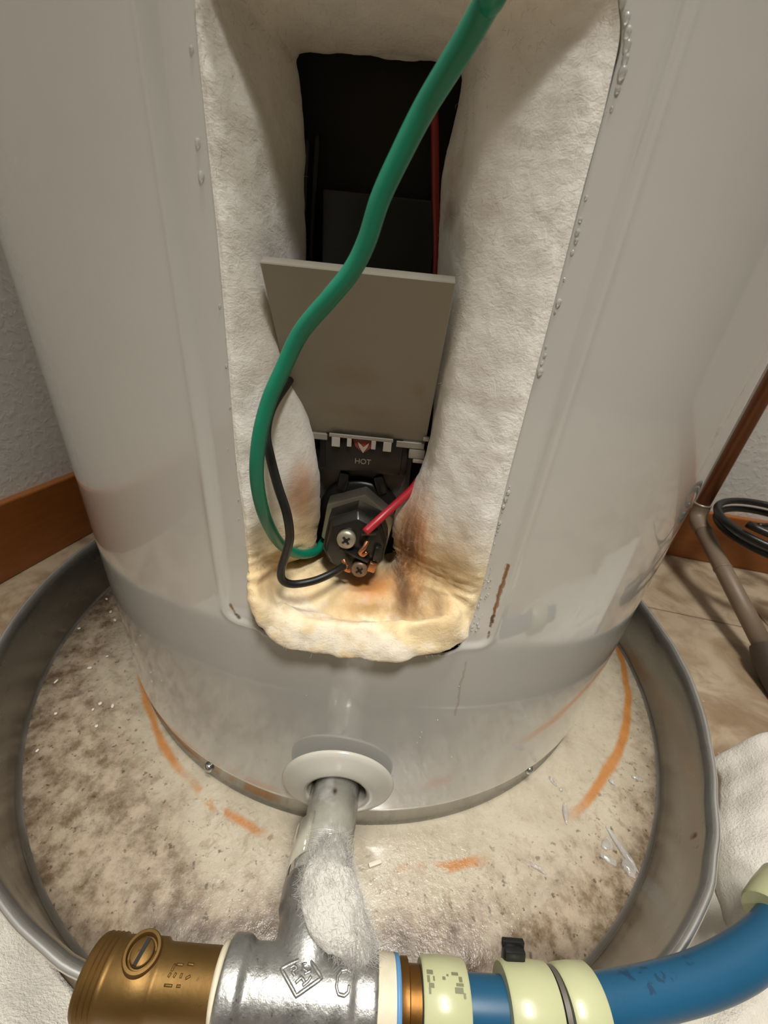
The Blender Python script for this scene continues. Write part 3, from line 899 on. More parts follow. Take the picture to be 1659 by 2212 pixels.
wire('red_wire', [(0.0250, -0.1985, 0.2230), (0.0184, -0.2060, 0.2210), (0.0140, -0.2125, 0.2172), (0.0027, -0.2256, 0.2102), (-0.0050, -0.2320, 0.2040)], 0.0019, M['red'], 'short bright red wire running from the right wool to the upper terminal screw', 10)
wire('black_wire', [(-0.0370, -0.200, 0.3400), (-0.0376, -0.202, 0.3250), (-0.0387, -0.202, 0.3070), (-0.0385, -0.203, 0.2850)], 0.0013, M['bwire'], 'left one of two thin black wires behind the shield, against the left wool')
wire('black_wire', [(-0.0335, -0.1995, 0.3420), (-0.0345, -0.200, 0.3250), (-0.0355, -0.200, 0.3070), (-0.0360, -0.200, 0.2850)], 0.0012, M['bwire'], 'right one of two thin black wires behind the shield, beside the thermostat')
wire('red_wire', [(0.0040, -0.2000, 0.3560), (0.0061, -0.2030, 0.3470), (0.0090, -0.2035, 0.3300), (0.0125, -0.2030, 0.3101), (0.0145, -0.2020, 0.2900)], 0.0014, M['dred'], 'dark red wire deep in the upper opening, right of the thermostat')

# ------------------------------------------------------------------ drain pan
PC = Vector((-0.0069, -0.0523, 0))
dev = [(-180, .2975), (-170, .2985), (-156, .2990), (-140, .3020), (-125, .3045), (-117, .3045), (-112, .3035), (-104, .2985), (-90, .3000), (-75, .3040), (-62, .3085), (-56, .3095), (-50, .3095), (-45, .3070), (-38, .3030), (-29, .3007), (-21, .2995), (-13, .2980), (-7, .2960), (30, .297), (90, .298), (180, .2975)]
def rim_r(d):
    for (a0, r0), (a1, r1) in zip(dev, dev[1:]):
        if a0 <= d <= a1:
            t = (d - a0) / (a1 - a0)
            t = t * t * (3 - 2 * t)
            return r0 + (r1 - r0) * t - 0.002 - 0.005 * math.exp(-((d + 112) / 16) ** 2)
    return 0.298
pan = empty('drain_pan', (PC.x, PC.y, FZ), 'round grey metal drain pan under the water heater, wet and dirty inside', 'drain pan')
bm = bmesh.new()
SEG = 240
prof = [(0.2905, -0.0214, 0), (0.2928, -0.0208, 0), (0.2936, -0.0195, 0.02), (0.2945, -0.0100, .2), (0.2955, 0.010, .5), (0.2975, 0.030, .9), (0.2980, 0.0350, 1.0), (0.2990, 0.0385, 1.0), (0.3008, 0.0400, 1.0), (0.3028, 0.0394, 1.0), (0.3036, 0.0375, 1.0), (0.3028, 0.0355, 1.0), (0.3005, 0.0345, 1.0), (0.2985, 0.010, .5), (0.2965, -0.015, .1), (0.2950, -0.0232, 0), (0.05, -0.0232, 0)]
rg = []
for r, z, k in prof:
    row = []
    for i in range(SEG):
        d = -180 + 360 * i / SEG
        rr = r + k * (rim_r(d) - 0.3008)
        row.append(bm.verts.new((PC.x + rr * math.cos(R(d)), PC.y + rr * math.sin(R(d)), z)))
    rg.append(row)
for a_, b_ in zip(rg, rg[1:]):
    for i in range(SEG): bm.faces.new((a_[i], a_[(i + 1) % SEG], b_[(i + 1) % SEG], b_[i]))
obj('pan_wall', bm, M['pan'], pan)
bm = bmesh.new()
tube_pts = []
for i in range(361):
    d = -180 + i
    rr = rim_r(d) + 0.0014
    tube_pts.append((PC.x + rr * math.cos(R(d)), PC.y + rr * math.sin(R(d)), 0.0392))
tube(bm, tube_pts, 0.0018, 10, False)
obj('rolled_rim', bm, M['rim'], pan)
bm = bmesh.new()
lathe(bm, [(0, -0.0216), (0.1, -0.0216), (0.2, -0.0216), (0.26, -0.0216), (0.2935, -0.0216), (0.2935, -0.0228), (0, -0.0228)], PC, (0, 0, 1), 200)
tag(obj('pan_floor', bm, M['panfloor'], pan), 'pale wet pan bottom mottled with brown grime and an orange rust ring')

# ------------------------------------------------------------------ drain plumbing
AX = Vector((0, -0.3355, 0.0555))                    # the run of the tee lies along x through here
NP0, NP1 = Vector((-0.0085, -0.244, 0.0405)), Vector((-0.0117, -0.330, 0.0545))
nd = (NP1 - NP0).normalized()
nl = (NP1 - NP0).length
nip = empty('pipe_nipple', NP0, 'wet galvanised steel nipple sticking out of the white collar', 'pipe')
bm = bmesh.new()
lathe(bm, [(0.0100, 0.0), (0.0138, 0.0), (0.0138, 0.040), (0.0141, 0.0405), (0.0137, 0.043), (0.0135, nl - 0.020), (0.0100, nl - 0.018)], NP0, nd, 40)
obj('tube', bm, M['nipple'], nip)
bm = bmesh.new()
path = []
for i in range(140):
    t = i / 139
    a = t * 2 * PI * 6
    F = frame(nd)
    path.append(NP0 + F @ Vector((0.0138 * math.cos(a), 0.0138 * math.sin(a), 0.043 + t * 0.010)))
tube(bm, path, 0.0005, 6)
obj('thread', bm, M['nipple'], nip)
bm = bmesh.new()
F = frame(nd)
for a0, a1, h0, h1 in ((2.2, 3.3, 0.034, 0.060), (0.3, 1.3, 0.040, 0.056)):
    rows = []
    for k in range(7):
        t = k / 6
        a = a0 + (a1 - a0) * t
        rr = 0.0142 + 0.0020 * math.sin(t * 2.6) + 0.0012 * t
        rows.append([bm.verts.new(NP0 + F @ Vector((rr * math.cos(a), rr * math.sin(a), h))) for h in (h0 + 0.006 * t, h1 - 0.008 * (1 - t))])
    for a_, b_ in zip(rows, rows[1:]): bm.faces.new((a_[0], b_[0], b_[1], a_[1]))
film = tag(obj('sealant_film', bm, M['film'], nip), 'clear glossy film peeling from the threads')
film.modifiers.new('solid', 'SOLIDIFY').thickness = 0.0004

tee = empty('pipe_tee', (-0.0117, -0.336, 0.042), 'grey galvanised tee fitting in the foreground with a raised diamond mark', 'pipe tee')
bm = bmesh.new()
TX0, TX1 = -0.0425, 0.0175
TR = 0.0126
lathe(bm, [(0, 0), (0.0135, 0), (0.0146, 0.0010), (0.0146, 0.0070), (0.0136, 0.0085), (TR, 0.0100), (TR, 0.0495), (0.0132, 0.0503), (0.0140, 0.0512), (0.0140, 0.0585), (0.0132, 0.0600), (0, 0.0600)], (TX0, AX.y, AX.z), (1, 0, 0), 56)
TB = Vector((-0.0117, AX.y, AX.z))
bd = -nd
lathe(bm, [(0, 0.0), (0.0122, 0.0), (0.0140, 0.010), (0.0150, 0.020), (0.0166, 0.023), (0.0170, 0.031), (0.0160, 0.034), (0.0137, 0.034), (0, 0.033)], TB, bd, 48)
body = obj('body', bm, M['galv'], tee)
md = body.modifiers.new('remesh', 'REMESH')
md.mode = 'VOXEL'
md.voxel_size = 0.0007
md.use_smooth_shade = True
md = body.modifiers.new('smooth', 'SMOOTH')
md.factor = 0.5
md.iterations = 8
def oncyl(x, s, r):
    """point on the tee run: x along it, s = arc length from the top towards the tank"""
    a = s / r
    return Vector((x, AX.y + r * math.sin(a), AX.z + r * math.cos(a)))
bm = bmesh.new()
dcx, dcs = -0.0124, 0.0022
def mark(pts, rad=0.00055, close=False, n=5):
    P = []
    L = pts + ([pts[0]] if close else [])
    for (x0, s0), (x1, s1) in zip(L, L[1:]):
        for k in range(n): P.append((x0 + (x1 - x0) * k / n, s0 + (s1 - s0) * k / n))
    P.append(L[-1])
    tube(bm, [oncyl(dcx + x, dcs + s * 0.64, TR + 0.0001) for x, s in P], rad, 8)
mark([(0.0012, 0.0083), (0.0080, -0.0010), (-0.0006, -0.0083), (-0.0078, 0.0014)], 0.0007, True, 8)
mark([(-0.0045, 0.0020), (-0.0030, 0.0034), (-0.0018, 0.0022), (-0.0034, 0.0006), (-0.0022, -0.0008)])
mark([(0.0016, 0.0050), (0.0000, 0.0042), (0.0006, 0.0022), (0.0022, 0.0012)])
mark([(0.0012, 0.0000), (0.0036, 0.0016)])
mark([(-0.0016, -0.0036), (0.0004, -0.0012), (0.0018, -0.0030)])
mark([(0.0040, -0.0006), (0.0030, -0.0026), (0.0012, -0.0044)])
obj('diamond_mark', bm, M['galv'], tee)
bm = bmesh.new()
dcx, dcs = 0.0036, 0.0010
mark([(0.0030, 0.0040), (0.0012, 0.0052), (-0.0008, 0.0046), (-0.0020, 0.0024), (-0.0022, -0.0020), (-0.0012, -0.0046), (0.0010, -0.0050), (0.0024, -0.0036), (0.0026, -0.0010)], 0.0006)
obj('raised_letter', bm, M['galv'], tee)

# cotton-like tuft over the nipple and tee
tuft = None
bm = bmesh.new()
g = bmesh.ops.create_icosphere(bm, subdivisions=6, radius=1.0)
sp = crom([(-0.0055, -0.2880, 0.0630), (-0.0062, -0.2970, 0.0655), (-0.0070, -0.3060, 0.0680), (-0.0025, -0.3140, 0.0690), (0.0045, -0.3205, 0.0690), (0.0095, -0.3265, 0.0670), (0.0125, -0.3310, 0.0640)], 8)
rad = [0.0045, 0.0092, 0.0128, 0.0118, 0.0085, 0.0064, 0.0040]
ns = len(sp)
for v in bm.verts:
    d = v.co.copy()
    t = (d.x + 1) / 2
    f = t * (ns - 1)
    i = min(int(f), ns - 2)
    c = sp[i].lerp(sp[i + 1], f - i)
    q = t * (len(rad) - 1)
    k = min(int(q), len(rad) - 2)
    rr = rad[k] + (rad[k + 1] - rad[k]) * (q - k)
    tg = (sp[i + 1] - sp[i]).normalized()
    sx = tg.cross(Vector((0, 0, 1))).normalized()
    sz = sx.cross(tg)
    p = c + sx * d.y * rr + sz * d.z * rr * 0.62 + tg * d.x * 0.002
    p += (p - c).normalized() * (0.0022 * fbm(p, 75, 2) + 0.00035 * fbm(p, 330, 3)) if (p - c).length > 1e-6 else Vector()
    v.co = p
tuft = tag(obj('wool_tuft', bm, M['fluff']), 'fluffy tuft of white wool draped over the nipple and tee', 'wool tuft')
bm = bmesh.new()
for _ in range(5200):
    i = random.randrange(ns - 1)
    t = i / (ns - 1)
    q = t * (len(rad) - 1)
    k = min(int(q), len(rad) - 2)
    rr = rad[k] + (rad[k + 1] - rad[k]) * (q - k)
    tg = (sp[i + 1] - sp[i]).normalized()
    sx = tg.cross(Vector((0, 0, 1))).normalized()
    sz = sx.cross(tg)
    a = random.uniform(-0.3, PI + 0.3)
    out = sx * math.cos(a) + sz * math.sin(a) * 0.62
    p = sp[i] + out * rr * 0.92
    d = (out * 0.28 + tg * random.uniform(-1, 1) + Vector((random.uniform(-.5, .5), random.uniform(-.5, .5), random.uniform(-.5, .5)))).normalized()
    L = random.uniform(0.0015, 0.0045)
    pts = [p, p + d * L * 0.5, p + d * L + Vector((random.uniform(-1, 1), random.uniform(-1, 1), random.uniform(-1, 1))) * 0.001]
    s = d.orthogonal().normalized()
    s2 = d.cross(s)
    rgs = [[bm.verts.new(x + 0.00004 * (s * math.cos(c) + s2 * math.sin(c))) for c in (0, 2.1, 4.2)] for x in pts]
    for a_, b_ in zip(rgs, rgs[1:]):
        for c in range(3): bm.faces.new((a_[c], a_[(c + 1) % 3], b_[(c + 1) % 3], b_[c]))
tag(obj('loose_fibre', bm, M['fluff'], tuft), kind='stuff')

# brass drain valve
VX0 = -0.0935
val = empty('drain_valve', (-0.07, AX.y, AX.z - 0.0118), 'brass drain valve with a slotted stem and threaded outlet left of the tee', 'valve')
bm = bmesh.new()
lathe(bm, [(0.0080, 0.004), (0.0080, 0), (0.0112, 0.0), (0.0119, 0.0008), (0.0120, 0.0015)] +
      [(0.0114 if k % 2 else 0.0122, 0.0020 + 0.0010 * k) for k in range(7)] +
      [(0.0114, 0.0090), (0.0116, 0.0100), (0.0118, 0.0170), (0.0117, 0.0250), (0.0107, 0.0262), (0.0105, 0.0275), (0.0105, 0.0480), (0.0107, 0.0495), (0.0107, 0.0515), (0.0, 0.0515)], (VX0, AX.y, AX.z), (1, 0, 0), 64)
vb = obj('valve_body', bm, M['brass'], val, True, 50)
bm = bmesh.new()
sdir = Vector((0.10, 0.12, 1)).normalized()
sc0 = Vector((VX0 + 0.0185, AX.y + 0.0030, AX.z)) + sdir * 0.0098
lathe(bm, [(0.0064, -0.003), (0.0066, 0.0030), (0.0062, 0.0036), (0.0053, 0.0037), (0.0050, 0.0030), (0.0049, 0.0012), (0, 0.0012)], sc0, sdir, 36)
st = obj('stem_boss', bm, M['brass'], val, True, 50)
bm = bmesh.new()
lathe(bm, [(0.0042, 0.0010), (0.0041, 0.0030), (0.0037, 0.0034), (0, 0.0034)], sc0, sdir, 32)
obj('slotted_stem', bm, M['brass'], val, True, 50)
bm = bmesh.new()
sy_ = Vector((0.20, 1, 0))
sy_ = (sy_ - sdir * sy_.dot(sdir)).normalized()
box(bm, sc0 + sdir * 0.0034, (0.0014, 0.0078, 0.0008), Matrix((sy_.cross(sdir), sy_, sdir)).transposed())
obj('slot', bm, M['recess_shade'], st, False)  # black bar on the stem paints in the shade of the slot
bm = bmesh.new()
def onval(x, s):
    a = s * 0.75 / 0.0105
    return Vector((x, AX.y + 0.0105 * math.sin(a), AX.z + 0.0105 * math.cos(a)))
for x0, s0, x1, s1 in [(-0.060, .0035, -0.0575, .0035), (-0.0605, .0035, -0.061, .0010), (-0.056, .0040, -0.0535, .0038), (-0.0615, -.0010, -0.061, .0005), (-0.0595, -.0010, -0.0590, .0006), (-0.057, -.0010, -0.0568, .0006), (-0.055, -.0010, -0.0535, .0000), (-0.0620, -.0035, -0.0590, -.0035), (-0.0575, -.0035, -0.0560, -.0034)]:
    tube(bm, [onval(x0 + (x1 - x0) * k / 4, s0 + (s1 - s0) * k / 4) for k in range(5)], 0.00045, 6)
obj('raised_marks', bm, M['brass'], val)
bm = bmesh.new()
lathe(bm, [(0.0104, 0.0), (0.0115, 0.0003), (0.0122, 0.0012), (0.0121, 0.0024), (0.0104, 0.0028)], (TX0 - 0.0022, AX.y, AX.z), (0.995, 0.06, 0.04), 48)
obj('thread_tape', bm, M['ptfe'], val)

# brass hose adapter
ad = empty('hose_adapter', (0.0265, AX.y, AX.z - 0.0135), 'brass hose adapter wrapped in white and blue thread tape right of the tee', 'pipe fitting')
bm = bmesh.new()
lathe(bm, [(0, 0.0)] + [(0.0128 - 0.0009 * (k / 14) + (0.0003 if k % 2 else 0), 0.0006 * k + 0.0002) for k in range(15)] + [(0.0115, 0.0090), (0, 0.0090)], (TX1 - 0.0012, AX.y, AX.z), (1, 0, 0), 56)
obj('thread_tape', bm, M['ptfe'], ad)
bm = bmesh.new()
bmp = [(0.0108, 0.0), (0.0124, 0.0002), (0.0121, 0.0020), (0.0108, 0.0024)]
lathe(bm, bmp, (TX1 + 0.0066, AX.y, AX.z), (1, 0.03, 0), 48)
tag(obj('tape_end', bm, M['btape'], ad), 'blue strip of tape')
bm = bmesh.new()
lathe(bm, [(0, 0), (0.0110, 0), (0.0116, 0.0010), (0.0116, 0.0036), (0.0098, 0.0042), (0.0098, 0.0085), (0, 0.0085)], (TX1 + 0.0082, AX.y, AX.z), (1, 0, 0), 48)
obj('brass_body', bm, M['brass_dk'], ad, True, 50)

# blue hose with crimp rings
hose = empty('blue_hose', (0.05, AX.y, AX.z - 0.0130), 'blue plastic hose with pale green crimp rings leading from the tee to the right', 'hose')
HP = [(0.0335, -0.3355, 0.0555), (0.0480, -0.3355, 0.0555), (0.0700, -0.3352, 0.0550), (0.0930, -0.3345, 0.0540), (0.1110, -0.3315, 0.0525), (0.1340, -0.3275, 0.0500), (0.1601, -0.3220, 0.0478), (0.1837, -0.3150, 0.0465), (0.2054, -0.3062, 0.0458), (0.2200, -0.2985, 0.0458), (0.2330, -0.2905, 0.0465), (0.2480, -0.2800, 0.0480)]
hp = crom(HP, 8)
bm = bmesh.new()
tube(bm, hp, lambda t: 0.0086 + 0.0006 * sstep(0.45, 0.65, t), 40)
obj('tube', bm, M['hose'], hose)
def ring(c, ax, r, w, name='crimp_ring', mat=None):
    bm = bmesh.new()
    lathe(bm, [(0.0085, -w / 2), (r - 0.0008, -w / 2), (r, -w / 2 + 0.0010), (r + 0.0003, 0), (r, w / 2 - 0.0010), (r - 0.0008, w / 2), (0.0085, w / 2)], c, ax, 64)
    return obj(name, bm, mat or M['ring'], hose, True, 50)
r1 = ring((0.0435, -0.3355, 0.0555), (1, 0, -0.01), 0.0124, 0.0180)
r2 = ring((0.0775, -0.3351, 0.0548), (1, 0.02, -0.03), 0.0130, 0.0200)
r3 = ring((0.0985, -0.3338, 0.0536), (1, 0.10, -0.06), 0.0126, 0.0150)
r4 = ring((0.2235, -0.2965, 0.0460), (0.86, 0.50, 0.04), 0.0150, 0.0240)
bm = bmesh.new()
lathe(bm, [(0.0088, -0.001), (0.0118, -0.001), (0.0118, 0.001), (0.0088, 0.001)], (0.0893, -0.3345, 0.0542), (1, 0.05, -0.04), 56)
tag(obj('steel_band', bm, M['grey'], hose, True, 50), 'thin dark steel band between two rings')
# worn printed marks on the first ring
bm = bmesh.new()
def pr(x, s, w, h):
    rr = 0.0128
    s, h = s * 0.68 + 0.0006, h * 0.68
    vs_ = []
    for dx, ds in ((-w, -h), (w, -h), (w, h), (-w, h)):
        a = (s + ds) / rr
        vs_.append(bm.verts.new((x + dx, AX.y + rr * math.sin(a), AX.z + rr * math.cos(a))))
    bm.faces.new(vs_)
for x, s, w, h in [(0.0372, .0075, .0012, .0010), (0.0365, .0045, .0005, .0014), (0.0386, .0048, .0003, .0010), (0.0375, .0020, .0010, .0009), (0.0368, .0000, .0004, .0012), (0.0470, .0075, .0013, .0007), (0.0490, .0052, .0006, .0011), (0.0485, .0030, .0014, .0006), (0.0480, .0008, .0016, .0011), (0.0500, -.0010, .0004, .0010), (0.0425, .0052, .0006, .0007), (0.0440, .0066, .0004, .0005)]:
    pr(x, s, w, h)
obj('printed_marks', bm, M['stain'], r1, False)

bm = bmesh.new()
box(bm, (0.0735, -0.3225, 0.0610), (0.0088, 0.0055, 0.0080), Matrix.Rotation(R(-30), 3, 'X'), 0.0012)
box(bm, (0.0735, -0.3195, 0.0635), (0.0094, 0.0022, 0.0030), Matrix.Rotation(R(-30), 3, 'X'), 0.0006)
tag(obj('clip_head', bm, M['rubber'], hose, True, 40), 'small black clip behind the middle ring')

# ------------------------------------------------------------------ discharge pipe right
cp = empty('discharge_pipe', (0.430, -0.065, FZ), 'brown copper discharge pipe dropping behind the heater and bending along the right floor', 'pipe')
EB = Vector((0.4545, 0.1190, 0.0640))
bm = bmesh.new()
tube(bm, [EB + Vector((0.002, 0.004, 0.006)), EB + Vector((0.006, 0.006, 0.50)), EB + Vector((0.010, 0.008, 1.15))], 0.0088, 24)
obj('riser', bm, M['copper'], cp)
END = Vector((0.432, -0.068, 0.0015))
dd = (END - EB).normalized()
bm = bmesh.new()
tube(bm, crom([EB + Vector((0.0025, 0.0042, 0.020)), EB + Vector((0.002, 0.002, 0.008)), EB + Vector((0, -0.003, 0.000)), EB + dd * 0.012, EB + dd * 0.026], 8), 0.0103, 24)
obj('elbow', bm, M['painted'], cp)
bm = bmesh.new()
lathe(bm, [(0.0088, -0.0015), (0.0109, -0.001), (0.0109, 0.001), (0.0088, 0.0015)], EB + Vector((0.0025, 0.0042, 0.020)), (0, 0, 1), 28)
obj('solder_ring', bm, M['clear'], cp)
bm = bmesh.new()
tube(bm, [EB + dd * 0.02, EB + dd * 0.10, END], 0.0094, 24)
lathe(bm, [(0.0094, 0), (0.0101, 0.0005), (0.0101, 0.003), (0.0094, 0.0035)], EB + dd * 0.088, dd, 24)
obj('horizontal_pipe', bm, M['painted'], cp)
bm = bmesh.new()
tube(bm, [END - dd * 0.004, END + dd * 0.010, END + dd * 0.012, END + dd * 0.055], lambda t: 0.0125 if t < 0.3 else 0.0160, 24)
obj('end_fitting', bm, M['dark'], cp, True, 40)
bm = bmesh.new()
box(bm, END + Vector((0.021, 0.002, 0.004)), (0.018, 0.012, 0.012), None, 0.003)
obj('side_lug', bm, M['clear'], cp, True, 40)

# ------------------------------------------------------------------ coiled cable right
cc = Vector((0.5120, 0.0640, 0.0850))
pts = []
for i in range(91):
    t = i / 90
    a = R(200) + t * 2 * PI * 2.15
    r_ = 0.066 + 0.006 * math.sin(a * 0.7)
    pts.append(cc + Vector((r_ * math.cos(a), r_ * math.sin(a), 0.015 - 0.028 * t + 0.003 * math.sin(a))))
tail = [cc + Vector((-0.022, 0.004, 0.000)), cc + Vector((0.00, 0.006, 0.002)), cc + Vector((0.03, 0.012, 0.004)), cc + Vector((0.055, 0.03, 0.006))]
bm = bmesh.new()
tube(bm, pts, 0.0045, 14)
e = pts[-1]
tube(bm, crom([pts[-2], e, e + Vector((0.035, 0.03, -0.02)), e + Vector((0.085, 0.03, -0.075)), e + Vector((0.15, -0.02, -0.0945)), e + Vector((0.24, -0.08, -0.0945))], 8), 0.0040, 12)
tube(bm, crom(tail, 6), 0.0034, 12)
tag(obj('cable_coil', bm, M['cable']), 'black cable wound in two loops in front of the right baseboard', 'cable')

# ------------------------------------------------------------------ cloths
def cloth(name, fn, n, m, mat, label, cat, thick=0.003):
    bm = bmesh.new()
    g = [[bm.verts.new(fn(i / n, j / m)) for j in range(m + 1)] for i in range(n + 1)]
    for i in range(n):
        for j in range(m): bm.faces.new((g[i][j], g[i + 1][j], g[i + 1][j + 1], g[i][j + 1]))
    o = obj(name, bm, mat)
    s = o.modifiers.new('solid', 'SOLIDIFY')
    s.thickness = thick
    s.offset = -1
    return tag(o, label, cat)
def towel_fn(u, v):
    # u: from pan side outwards; v: from the back to the front
    x = 0.2960 - 0.070 * v + 0.24 * u
    y = -0.184 - 0.105 * v + 0.060 * u - 0.02 * u * u
    edge = sstep(0, 0.05, v) * sstep(1, 0.92, v)
    h = 0.014 + 0.024 * sstep(0.0, 0.14, u) * (0.75 + 0.25 * math.cos(v * 3))
    h += 0.010 * sstep(0.22, 0.36, u) - 0.012 * math.exp(-((u - 0.19) / 0.026) ** 2) * sstep(0.05, 0.2, v) * sstep(0.75, 0.5, v)
    ribs = 0.0019 * math.sin(v * 52 + u * 3) * sstep(0.20, 0.32, u)
    h += ribs + 0.0030 * fbm((x, y, 0), 38, 3)
    x += 0.006 * fbm((v, 3, 1), 3.5, 2) * (1 - u)
    return Vector((x, y, FZ + 0.0035 + h * edge * sstep(-0.02, 0.03, u)))
cloth('towel', towel_fn, 90, 120, M['towel'], 'thick white ribbed terry towel bunched on the floor right of the pan', 'towel')
def strip_fn(u, v):
    y = -0.225 - 0.150 * v + 0.02 * u
    x = PC.x + math.sqrt(max(0.309 ** 2 - (y - PC.y) ** 2, 0.0)) + 0.004 + 0.24 * u
    h = 0.006 + 0.004 * fbm((x, y, 1), 22, 3) + 0.004 * sstep(0.4, 0.9, v) + 0.002 * math.sin(u * 40 + v * 6)
    return Vector((x, y, FZ + 0.004 + max(h, 0.001)))
cloth('cloth', strip_fn, 80, 80, M['cloth'], 'flat white cloth lying on the floor beneath the blue hose', 'cloth')
def left_fn(u, v):
    x = -0.255 + 0.205 * u
    rimy = PC.y - math.sqrt(max(0.2985 ** 2 - (x - PC.x) ** 2, 0))
    y = rimy - 0.002 - 0.12 * v
    h = 0.004 + 0.020 * sstep(0, 0.25, v) + 0.006 * fbm((x, y, 2), 22, 3) + 0.004 * math.sin(u * 22 + v * 5)
    return Vector((x, y, FZ + 0.004 + max(h, 0.001)))
cloth('cloth', left_fn, 90, 60, M['cloth'], 'crumpled white cloth on the floor below the lower left rim of the pan', 'cloth')

# ------------------------------------------------------------------ water drops
def drop_mesh(name, seed=0):
    bm = bmesh.new()
    bmesh.ops.create_icosphere(bm, subdivisions=3, radius=1.0)
    for v in bm.verts:
        if v.co.z < 0: v.co.z *= 0.25
    me = bpy.data.meshes.new(name)
    bm.to_mesh(me)
    bm.free()
    for p in me.polygons: p.use_smooth = True
    me.materials.append(M['water'])
    return me
dme = drop_mesh('water_drop')
def bead(x, z, r, long=1.15, label='', group=''):
    a = x / RJ
    rr = jacket_r(a, z)
    o = bpy.data.objects.new('water_drop', dme)
    col.objects.link(o)
    nrm_ = Vector((math.sin(a), -math.cos(a), 0))
    o.location = Vector((rr * math.sin(a), -rr * math.cos(a), z))
    Z = nrm_
    Y = Vector((0, 0, 1))
    X = Y.cross(Z)
    o.rotation_euler = Matrix((X, Y, Z)).transposed().to_euler()
    o.scale = (r * 0.78, r * long * 0.74, r * 0.8)
    return tag(o, label, 'water drop', group)
GR = 'water drops clinging along the right edge of the opening'
LR = 'round clear water drop clinging to the jacket along the right edge of the opening'
xr = o1
for x, z, r in [(.0440, .3582, .0011), (.0460, .3560, .0011), (.0472, .3540, .0012), (.0480, .3520, .0012), (.0485, .3499, .0011), (.0487, .3476, .0014), (.0487, .3446, .0009), (.0485, .3412, .0006),
                (.0481, .3236, .0006), (.0482, .3187, .0007), (.0483, .3160, .0009), (.0486, .3140, .0008), (.0484, .3112, .0007), (.0482, .3045, .0005), (.0484, .2985, .0011), (.0481, .2958, .0005),
                (.0482, .2860, .0005), (.0486, .2835, .0007), (.0483, .2812, .0007), (.0485, .2785, .0013), (.0487, .2370, .0005), (.0489, .2345, .0011), (.0487, .2318, .0012), (.0485, .2285, .0010), (.0486, .2262, .0006),
                (.0488, .2212, .0010), (.0487, .2190, .0007), (.0489, .2172, .0006), (.0485, .2155, .0005), (.0490, .2110, .0005), (.0488, .2060, .0004), (.0486, .2010, .0005)]:
    bead(x + 0.0006, z, r * 1.05, 1.2, LR, GR)
for k in range(46):
    z = random.uniform(0.163, 0.200)
    bead(0.0492 + random.random() ** 1.3 * 0.0042, z, random.choice([.0003, .0004, .0004, .0005, .0006, .0009]), 1.1, LR, GR)
GL = 'water drops left of the opening'
LL = 'small clear water drop on the jacket left of the opening'
for x, z, r in [(-.0590, .3267, .0010), (-.0590, .3197, .0012), (-.0572, .2880, .0006), (-.0570, .2700, .0006), (-.0572, .2560, .0005), (-.0568, .2350, .0005), (-.0580, .3440, .0008), (-.0575, .2190, .0005), (-.060, .240, .0004), (-.0583, .2100, .0004)]:
    bead(x, z, r, 1.35, LL, GL)
LF = 'tiny water drop on the lower front of the jacket'
for x, z, r in [(.043, .098, .0006), (.0355, .088, .0005), (.0353, .083, .0006), (.0345, .078, .0005), (.0325, .068, .0004), (-.028, .112, .0005), (.050, .125, .0005), (.058, .060, .0006), (.024, .045, .0005)]:
    bead(x, z, r, 1.2, LF, 'tiny drops on the lower front of the jacket')
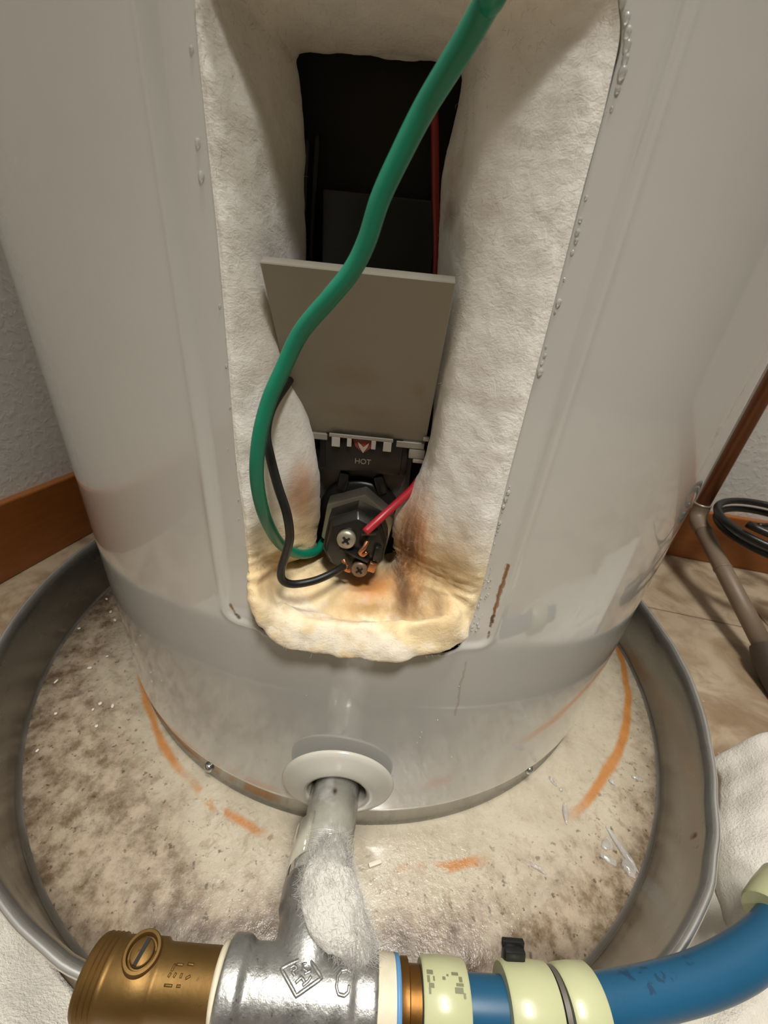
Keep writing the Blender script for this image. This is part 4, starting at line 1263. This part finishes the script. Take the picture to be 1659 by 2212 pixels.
# water lying in the pan
def puddle(x, y, sx, sy, rz, label, group=None, h=0.0016, seed=0):
    bm = bmesh.new()
    bmesh.ops.create_icosphere(bm, subdivisions=4, radius=1.0)
    for v in bm.verts:
        k = 1 + 0.35 * noise.noise(Vector((v.co.x * 1.6 + seed, v.co.y * 1.6, seed)))
        v.co.x *= k * sx
        v.co.y *= k * sy
        v.co.z = (v.co.z * h) if v.co.z > 0 else v.co.z * 0.0003
    o = obj('water_drop', bm, M['water'])
    o.location = (x, y, -0.0214)
    o.rotation_euler = (0, 0, R(rz))
    return tag(o, label, 'water drop', group)
puddle(0.1895, -0.2495, .0022, .0120, 22, 'long clear streak of water on the right side of the pan bottom', h=.0022, seed=1)
puddle(0.1885, -0.2590, .0042, .0050, 10, 'fat clear water drop at the foot of the long streak in the pan', h=.0026, seed=2)
puddle(0.1800, -0.2470, .0050, .0030, 40, 'flat irregular puddle just left of the long water streak in the pan', seed=3)
puddle(0.1775, -0.2555, .0060, .0022, -25, 'narrow puddle below the irregular one, left of the water streak', seed=4)
puddle(0.1575, -0.2300, .0022, .0062, -15, 'forked water drop touching the right end of the orange rust ring', h=.002, seed=5)
puddle(0.1556, -0.2090, .0012, .0036, 25, 'slim water drop between the heater and the right rust ring', seed=6)
puddle(0.1600, -0.2145, .0014, .0014, 0, 'tiny round water drop beside the slim one inside the right rust ring', seed=7)
puddle(0.2262, -0.2010, .0040, .0018, -20, 'bright water drop near the right wall of the pan', seed=8)
puddle(0.2040, -0.2055, .0018, .0024, 30, 'small water drop just outside the right rust ring', seed=9)
puddle(0.1259, -0.2632, .0052, .0014, -30, 'curved thin water drop on the front right of the pan bottom', seed=10)
for k in range(18):  # solid pale flecks stand in for bright glints off water and tape
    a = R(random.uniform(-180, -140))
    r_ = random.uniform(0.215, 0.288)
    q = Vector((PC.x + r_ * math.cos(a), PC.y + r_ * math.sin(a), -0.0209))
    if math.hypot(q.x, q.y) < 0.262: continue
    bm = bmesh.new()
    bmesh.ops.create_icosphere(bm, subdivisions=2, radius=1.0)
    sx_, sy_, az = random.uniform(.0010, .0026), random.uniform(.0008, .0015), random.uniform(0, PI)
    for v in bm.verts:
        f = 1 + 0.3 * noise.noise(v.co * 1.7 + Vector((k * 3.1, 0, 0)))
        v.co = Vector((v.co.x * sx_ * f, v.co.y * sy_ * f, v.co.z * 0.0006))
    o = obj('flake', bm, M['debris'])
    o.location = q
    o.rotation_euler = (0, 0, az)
    tag(o, 'small pale fleck painted for a glint on the left side of the pan bottom', 'debris', 'pale glint flecks on the left side of the pan bottom')
# flake of debris by the nipple
bm = bmesh.new()
box(bm, (0.0195, -0.2680, -0.0205), (0.0085, 0.0026, 0.0016), Matrix.Rotation(R(20), 3, 'Z'), 0.0005)
tag(obj('flake', bm, M['debris'], None, True, 40), 'small white flake on the pan bottom right of the nipple', 'debris')
